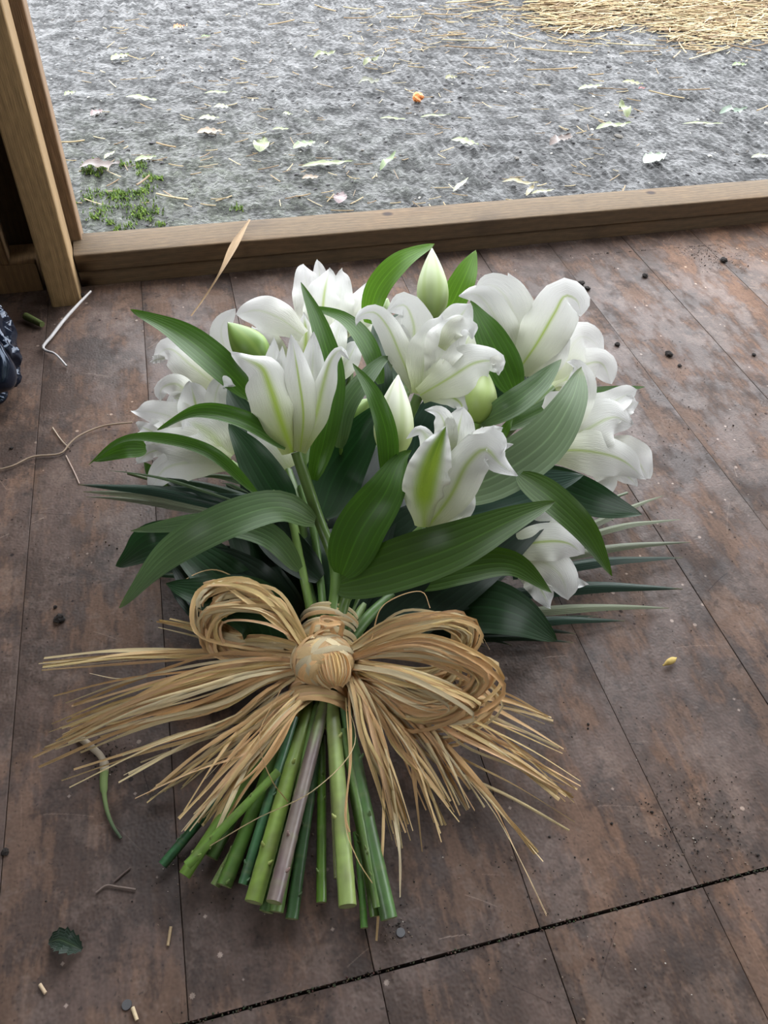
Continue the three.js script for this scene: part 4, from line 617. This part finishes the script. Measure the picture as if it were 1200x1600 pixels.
{ // crumbs and grit that nobody could count
  const grit = new THREE.IcosahedronGeometry(1, 0), n = 3400, im = new THREE.InstancedMesh(grit, M.grit = new THREE.MeshStandardMaterial({ roughness: 0.9 }), n), m = new THREE.Matrix4(), q = new THREE.Quaternion(), cl = new THREE.Color(), patches = [[1110, 400, 0.05, 300], [930, 350, 0.12, 80], [1090, 1300, 0.05, 320], [300, 1360, 0.03, 80], [165, 1175, 0.02, 120], [1000, 1020, 0.3, 250], [600, 1500, 0.3, 250], [100, 800, 0.2, 250], [1050, 650, 0.15, 250], [940, 900, 0.05, 60], [850, 1452, 0.12, 200], [620, 1450, 0.012, 40]]; let i = 0;
  for (const [px, py, s, k] of patches) for (let j = 0; j < k; j++) { const p = at(px, py, 0); const r = rr(0.00025, 0.0007) * (rnd() < 0.05 ? 2 : 1); p.x += gauss() * s; p.z += gauss() * s; if (p.z < -1.11) p.z = -1.11; p.y = r * 0.5; q.setFromEuler(new THREE.Euler(rnd() * 6, rnd() * 6, rnd() * 6)); m.compose(p, q, V3(r * rr(0.7, 1.6), r, r * rr(0.7, 1.4))); im.setMatrixAt(i, m); const l = rnd(); im.setColorAt(i, l < 0.66 ? cl.setRGB(0.03, 0.024, 0.02) : l < 0.94 ? cl.setRGB(0.16, 0.12, 0.09) : cl.setRGB(0.45, 0.4, 0.35)); i++; }
  for (let j = 0; j < 420; j++) { const p = at(300 + 950 * rnd(), 1480, 0), jz = at(850, 1450).z, r = rr(0.0003, 0.0009); p.x = rr(-0.15, 0.45); p.z = jz + gauss() * 0.0016; p.y = r * 0.3 - 0.0004; q.setFromEuler(new THREE.Euler(rnd() * 6, rnd() * 6, rnd() * 6)); m.compose(p, q, V3(r * rr(0.8, 1.4), r, r)); im.setMatrixAt(i, m); im.setColorAt(i, cl.setRGB(0.02 + 0.05 * rnd() * rnd(), 0.018 + 0.04 * rnd() * rnd(), 0.015)); i++; }
  im.count = i; im.name = 'floor_grit'; im.userData = { kind: 'stuff', label: 'fine grit and crumbs scattered over the floor boards', category: 'grit' }; im.receiveShadow = true; scene.add(im);
}
{ // nail heads and screw holes
  const head = new THREE.CylinderGeometry(0.0034, 0.0036, 0.0012, 20); const nails = [[626, 1457, 'grey nail head beside the bottom of the rightmost cut stem'], [198, 1570, 'grey nail head near the lower left of the floor']];
  for (const [x, y, l] of nails) { const o = tag(mesh('nail_head', head, M.metal), l, 'nail'); o.position.copy(at(x, y, 0.0006)); }
  const dish = new THREE.SphereGeometry(0.0034, 14, 8, 0, 6.3, 0, 1.2);
}
{ // black plastic bag at the frame's left edge
  const g = new THREE.SphereGeometry(1, 150, 110), p = g.attributes.position;
  for (let i = 0; i < p.count; i++) { const x = p.getX(i), y = p.getY(i), z = p.getZ(i), q = x * 0.7 + z * 0.9 + y * 0.35, w = 0.25 * noise(x * 2, y * 2, z * 2), k = 1 - 0.13 * Math.pow(1 - Math.min(1, Math.abs(noise(q * 4.4 + w * 2 + 3, y * 0.7, 1)) * 2.6), 2) - 0.09 * Math.pow(1 - Math.min(1, Math.abs(noise(x * 1.6 - z * 1.1, y * 1.9 + w, z * 1.4 + 5)) * 2.4), 2) + 0.07 * noise(x * 1.7, y * 1.7, z * 1.7); p.setXYZ(i, x * k * 0.135, Math.max(-0.055, y * k * 0.095), z * k * 0.13); }
  g.computeVertexNormals();
  const s = g; const o = tag(mesh('plastic_bag', s, M.bag), 'crumpled glossy black plastic bag at the left edge of the floor', 'bag'); o.position.copy(at(-146, 560, 0.056)).setY(0.0565);
}

// ---------------------------------------------------------------- litter on the wet yard
function yardLeaf(px, py, len, wid, ang, c, label, o = {}) {
  const p0 = at(px, py, YARD + 0.006), d = V3(Math.cos(ang), 0, -Math.sin(ang)), top = yardY(p0.x, p0.z) + 0.006, pts = [-0.5, -0.2, 0.15, 0.5].map((t, i) => p0.clone().addScaledVector(d, t * len).setY(top + (o.curl ?? 0.004) * [0.2, 1, 0.7, 1.5][i]));
  const g = blade(pts, { w: wid, rows: 16, cols: 5, lift: 0.95, cup: o.cup ?? 0.5, ruffle: o.ruf ?? 0.15, profile: leafShape, phase: px * 0.13, color: (u, t) => { const k = 0.72 + 0.32 * noise(u * 3, t * 4, px); return [c[0] * k, c[1] * k, c[2] * k]; } });
  return tag(mesh('fallen_leaf', g, M.yardleaf), label, 'leaf', o.group);
}
const PALE = [0.46, 0.55, 0.25], PALER = [0.58, 0.62, 0.38], OLIVE = [0.22, 0.26, 0.06], GRN = [0.22, 0.36, 0.08], BROWN = [0.16, 0.09, 0.06], TAN = [0.52, 0.38, 0.24], ORANGE = [0.75, 0.26, 0.04], PINK = [0.42, 0.28, 0.27];
[
  [188, 90, 0.06, 0.03, 0.6, PALE, 'pale ragged leaf in the upper left of the yard beside the door post'], [280, 44, 0.035, 0.03, 0.2, ORANGE, 'bright orange leaf scrap at the top left of the yard'], [322, 58, 0.03, 0.014, 0, GRN, 'green leaf scrap right of the bright orange scrap'],
  [222, 155, 0.09, 0.022, -0.5, PALE, 'pale curled leaf below the ragged leaf on the yard'], [341, 146, 0.07, 0.014, -0.1, PALE, 'narrow pale leaf lying level in the left of the yard'], [347, 169, 0.042, 0.022, -0.3, PALER, 'small cream leaf, upper of a close pair'], [327, 186, 0.05, 0.024, -0.2, PALER, 'small cream leaf, lower of a close pair'],
  [328, 206, 0.06, 0.03, -0.1, TAN, 'brown tan leaf just below the cream pair'], [158, 266, 0.09, 0.034, -0.2, BROWN, 'dark brown curled leaf near the mossy corner', { curl: 0.012 }], [152, 178, 0.035, 0.024, 0.7, PINK, 'pinkish leaf scrap close to the door post'], [110, 148, 0.03, 0.02, 0.4, PALE, 'tiny pale scrap beside the door post'],
  [410, 231, 0.052, 0.04, 1.2, PALE, 'broad pale leaf standing on edge left of centre', { curl: 0.01 }], [476, 228, 0.062, 0.03, 0.4, [0.42, 0.55, 0.28], 'smooth pale green leaf right of the broad pale leaf'], [512, 258, 0.12, 0.022, 0.05, PALE, 'long narrow yellow-green leaf above the middle of the sill'], [486, 279, 0.04, 0.018, -0.1, TAN, 'tan leaf scrap just below the long narrow leaf'],
  [440, 207, 0.045, 0.012, -0.2, PALE, 'slim pale leaf above the smooth pale green leaf'], [449, 182, 0.03, 0.014, -0.7, PALE, 'tiny pale leaf left of centre in the yard'], [532, 312, 0.045, 0.03, 1.2, [0.30, 0.18, 0.18], 'purple-brown leaf close to the middle of the sill'], [606, 258, 0.085, 0.016, 0.9, GRN, 'bent green leaf strip right of the long narrow leaf', { curl: 0.012 }],
  [508, 92, 0.07, 0.028, 0.1, OLIVE, 'olive green arched leaf near the top centre', { curl: 0.014 }], [580, 104, 0.06, 0.024, 0.5, OLIVE, 'olive leaf tilted beside the arched leaf', { curl: 0.014 }], [578, 135, 0.065, 0.03, -0.3, [0.12, 0.13, 0.04], 'dark olive folded leaf left of the orange berry', { curl: 0.016 }], [705, 123, 0.035, 0.024, 0, [0.3, 0.3, 0.08], 'small mustard leaf right of the orange berry'],
  [756, 108, 0.05, 0.012, 0.1, [0.7, 0.55, 0.2], 'yellow leaf sliver in the middle distance'], [726, 226, 0.07, 0.03, -0.7, PALE, 'pale torn leaf lying right of centre'], [720, 290, 0.075, 0.012, 0.8, PALER, 'white straw-like leaf near the sill'], [680, 184, 0.08, 0.012, 0, PALE, 'faint narrow leaf right of centre'], [615, 186, 0.07, 0.012, -0.3, PALE, 'faint narrow leaf in the centre of the yard'],
  [923, 138, 0.085, 0.022, 0.2, PALE, 'pale leaf lying level in the right half of the yard'], [988, 132, 0.06, 0.026, -0.6, [0.4, 0.42, 0.14], 'green leaf with a red end on the right', {}], [1003, 139, 0.02, 0.014, -0.3, [0.4, 0.05, 0.03], 'tiny red leaf end beside the green leaf'],
  [972, 180, 0.06, 0.028, 1.5, PALE, 'leaf standing up on the right of the yard', { curl: 0.02 }], [958, 200, 0.10, 0.026, 0.05, [0.38, 0.45, 0.2], 'green curled leaf at the foot of the standing leaf', { curl: 0.01 }], [1023, 249, 0.085, 0.042, 0.45, [0.55, 0.68, 0.5], 'large pale green oval leaf near the right of the sill'], [1143, 181, 0.07, 0.034, -0.2, [0.16, 0.26, 0.16], 'dark green glossy leaf at the right of the yard', { curl: 0.016 }],
  [1100, 195, 0.12, 0.012, -0.15, PALE, 'long thin leaf strip left of the dark glossy leaf'], [1155, 104, 0.05, 0.024, -0.1, GRN, 'green leaf near the straw on the far right'], [874, 226, 0.07, 0.03, 0.4, BROWN, 'brown crumpled leaf in the right half of the yard', { curl: 0.012 }], [884, 218, 0.04, 0.024, 0.2, [0.25, 0.17, 0.13], 'small brown scrap on the crumpled brown leaf'], [1190, 246, 0.06, 0.018, 0, PALER, 'pale leaf at the right frame edge above the sill'],
  [812, 290, 0.08, 0.016, -0.5, [0.55, 0.48, 0.2], 'yellow twiggy leaf near the sill right of centre', { curl: 0.01 }], [828, 300, 0.06, 0.012, 0.9, [0.5, 0.42, 0.18], 'thin yellow stalk leaf crossing the twiggy leaf'], [848, 302, 0.06, 0.012, 0.1, [0.6, 0.6, 0.3], 'yellow-green sliver just right of the twiggy leaf'], [228, 250, 0.05, 0.02, 0.2, PALE, 'pale scrap between the dark brown leaf and the bracken'], [172, 242, 0.04, 0.012, 0.9, PALER, 'thin pale sliver above the dark brown leaf'],
].forEach((a) => yardLeaf(...a));
{ const b = tag(mesh('berry', lump(0.013, 0.9, 4), new THREE.MeshStandardMaterial({ color: new THREE.Color().setRGB(0.65, 0.22, 0.06), roughness: 0.5 })), 'round orange berry in the middle of the yard', 'berry'); b.position.copy(at(653, 152, YARD + 0.012)); }
{ // moss tufts in the yard's corner
  const n = 900, g = new THREE.ConeGeometry(0.0018, 0.009, 4), im = new THREE.InstancedMesh(g, new THREE.MeshStandardMaterial({ roughness: 0.9 }), n), m = new THREE.Matrix4(), q = new THREE.Quaternion(), cl = new THREE.Color(); const tufts = []; for (let i = 0; i < 34; i++) tufts.push([rr(135, 260), rr(255, 365), rr(0.008, 0.02)]); tufts.push([152, 328, 0.03], [195, 312, 0.03], [225, 318, 0.02], [370, 325, 0.012]);
  for (let i = 0; i < n; i++) { const [x, y, s] = tufts[i % tufts.length], p = at(x, y, YARD); p.x += gauss() * s; p.z += gauss() * s; p.z = Math.min(p.z, -1.22); p.y = yardY(p.x, p.z) + 0.004; q.setFromEuler(new THREE.Euler(gauss() * 0.8, rnd() * 6, gauss() * 0.8)); m.compose(p, q, V3(1, rr(0.5, 1.3), 1)); im.setMatrixAt(i, m); im.setColorAt(i, rnd() < 0.5 ? cl.setRGB(0.14, 0.22, 0.03) : cl.setRGB(0.08, 0.14, 0.03)); }
  im.name = 'moss'; im.userData = { kind: 'stuff', label: 'bright green moss in the yard corner by the door post', category: 'moss' }; scene.add(im);
}
{ // mud crumbs
  const n = 2600, im = new THREE.InstancedMesh(lump(1, 0.6, 3, 1), new THREE.MeshStandardMaterial({ roughness: 0.7 }), n), m = new THREE.Matrix4(), q = new THREE.Quaternion(), cl = new THREE.Color();
  for (let i = 0; i < n; i++) { const x = rr(-0.4, 2.1), z = -1.24 - rnd() * 1.9, c = fbm(x * 4, z * 4, 2, 3); const r = rr(0.0008, 0.0026) * (c > 0.05 ? 1.5 : 0.8) * (rnd() < 0.05 ? 1.8 : 1); q.setFromEuler(new THREE.Euler(0, rnd() * 6, 0)); m.compose(V3(x, yardY(x, z) + r * 0.2, z), q, V3(r * rr(1, 2.2), r, r * rr(0.8, 1.4))); im.setMatrixAt(i, m); const l = rnd(); im.setColorAt(i, l < 0.7 ? cl.setRGB(0.035, 0.034, 0.036) : l < 0.9 ? cl.setRGB(0.10, 0.09, 0.075) : cl.setRGB(0.4, 0.4, 0.36)); }
  im.name = 'mud_crumbs'; im.userData = { kind: 'stuff', label: 'dark mud crumbs and grit strewn over the wet yard', category: 'grit' }; scene.add(im);
}
{ // straw
  const g = new THREE.CylinderGeometry(1, 1, 1, 5, 3), c = g.attributes.position; for (let i = 0; i < c.count; i++) c.setX(i, c.getX(i) + 3 * (c.getY(i) ** 2)); g.rotateZ(Math.PI / 2); g.computeVertexNormals();
  const mat = new THREE.MeshStandardMaterial({ roughness: 0.65 }), cols = [[0.36, 0.28, 0.15], [0.28, 0.20, 0.10], [0.42, 0.35, 0.21], [0.20, 0.135, 0.07]], m = new THREE.Matrix4(), q = new THREE.Quaternion(), cl = new THREE.Color();
  const n = 5200, im = new THREE.InstancedMesh(g, mat, n); let i = 0;
  while (i < n) { const px = rr(720, 1500), py = rr(-130, 110); const lim = 20 + (px - 820) * 0.10 + 14 * Math.sin(px * 0.03); if (py > lim + Math.abs(gauss()) * 22 || (px < 840 && rnd() < 0.85) || rnd() < smooth(1230, 1480, px) || rnd() < smooth(-40, -125, py)) continue; const p = at(px, py, YARD), dense = clamp((lim + 12 - py) / 50); p.y = yardY(p.x, p.z) + 0.004 + rnd() * 0.04 * dense; q.setFromEuler(new THREE.Euler(0, gauss() * 0.75 + 0.1, gauss() * 0.1)); const r = rr(0.0012, 0.0022); m.compose(p, q, V3(rr(0.05, 0.16), r, r)); im.setMatrixAt(i, m); const a = cols[Math.floor(rnd() * 4)]; im.setColorAt(i, cl.setRGB(...a)); i++; }
  im.name = 'straw_heap'; im.userData = { kind: 'stuff', label: 'spread heap of golden straw on the yard at the top right', category: 'straw' }; im.castShadow = true; scene.add(im);
  const n2 = 700, fine = new THREE.InstancedMesh(g, mat, n2); for (let j = 0; j < n2; j++) { const right = rnd() < 0.6, px = right ? rr(560, 1200) : rr(110, 1000), py = right ? Math.abs(gauss()) * 70 + 10 : rr(20, 330), p = at(px, py, YARD); if (p.z > -1.23) p.z = -1.23; p.y = yardY(p.x, p.z) + 0.003; q.setFromEuler(new THREE.Euler(0, gauss() * 1.2, gauss() * 0.1)); const r = rr(0.0006, 0.0013); m.compose(p, q, V3(rr(0.012, 0.05), r, r)); fine.setMatrixAt(j, m); const a = cols[Math.floor(rnd() * 4)]; fine.setColorAt(j, cl.setRGB(...a)); }
  fine.name = 'straw_chaff'; fine.userData = { kind: 'stuff', label: 'short bits of chaff strewn over the wet yard', category: 'chaff' }; scene.add(fine);
  // single straws that can be told apart
  const sm = cols.slice(0, 4).map((a) => new THREE.MeshStandardMaterial({ color: new THREE.Color().setRGB(...a), roughness: 0.65 }));
  const S = [[870, 82, 0.22, -0.25, 'long straw below the left edge of the golden heap'], [862, 112, 0.16, 0.05, 'brown straw lying level under the long straw by the heap'], [812, 60, 0.09, -0.9, 'left straw of a V shape left of the heap'], [824, 58, 0.09, 0.6, 'right straw of a V shape left of the heap'],
    [905, 70, 0.14, -0.4, 'slanting straw between the V shape and the upright pair'], [930, 120, 0.05, 0.1, 'very short straw stub above the pale level leaf on the right'], [985, 74, 0.16, -0.2, 'upper of two straws running level below the heap'], [1002, 84, 0.12, 0, 'lower of two straws running level below the heap'], [1065, 80, 0.1, 1.3, 'steepest straw of the upright pair below the heap'], [1056, 90, 0.08, 0.8, 'leaning straw of the upright pair below the heap'],
    [1092, 92, 0.12, 0.5, 'straw slanting away to the right of the upright pair'], [1160, 78, 0.11, -0.7, 'lower pale straw at the far right under the heap'], [1150, 62, 0.1, -0.6, 'upper pale straw at the far right under the heap'], [700, 60, 0.12, 0.1, 'upper straw of the loose trio in the top middle'], [725, 66, 0.14, -0.1, 'middle straw of the loose trio in the top middle'], [735, 78, 0.16, -0.2, 'lowest straw of the loose trio in the top middle'],
    [420, 10, 0.07, 0, 'dark straw at the top edge, left of centre'], [508, 16, 0.09, -0.9, 'steep straw at the top edge above the arched olive leaf'], [555, 18, 0.08, -0.4, 'slanting straw at the top edge right of the arched olive leaf'], [556, 32, 0.08, 0, 'level brown straw above the tilted olive leaf'], [625, 32, 0.09, 0, 'level straw at the top right of the tilted olive leaf'], [690, 26, 0.12, -0.1, 'level straw near the top edge above the loose trio'], [742, 22, 0.1, 0.3, 'rising straw near the top edge right of centre'],
    [1082, 146, 0.1, 0, 'level straw between the tiny red leaf end and the right edge'], [1040, 152, 0.1, -0.7, 'slanting straw just right of the tiny red leaf end'], [1190, 172, 0.06, 0.5, 'straw at the right frame edge by the dark glossy leaf'], [965, 42, 0.12, -0.4, 'straw sticking out of the lower left of the heap'], [880, 40, 0.12, -0.6, 'slanting straw left of the heap near the top'], [850, 18, 0.16, 0.1, 'long level straw at the top edge left of the heap'],
    [260, 230, 0.05, -0.6, 'small straw below the brown tan leaf'], [270, 314, 0.07, -0.5, 'straw lying right of the green moss'], [225, 290, 0.05, 1.0, 'upright straw bit at the upper right of the moss'], [115, 224, 0.05, 0.1, 'short straw against the door post on the yard'], [440, 38, 0.1, 0.5, 'pale straw upper left of the arched olive leaf']];
  S.forEach(([px, py, len, a, label], k) => { const o = new THREE.Mesh(g, sm[k % 4]); o.name = numbered('straw_stalk'); const p = at(px, py, YARD); p.y = yardY(p.x, p.z) + 0.006; o.position.copy(p); o.rotation.set(0, a, 0); o.scale.set(len, 0.0019, 0.0019); o.castShadow = o.receiveShadow = true; scene.add(tag(o, label, 'straw', 'loose straws on the yard')); });
}
renderer.render(scene, camera);
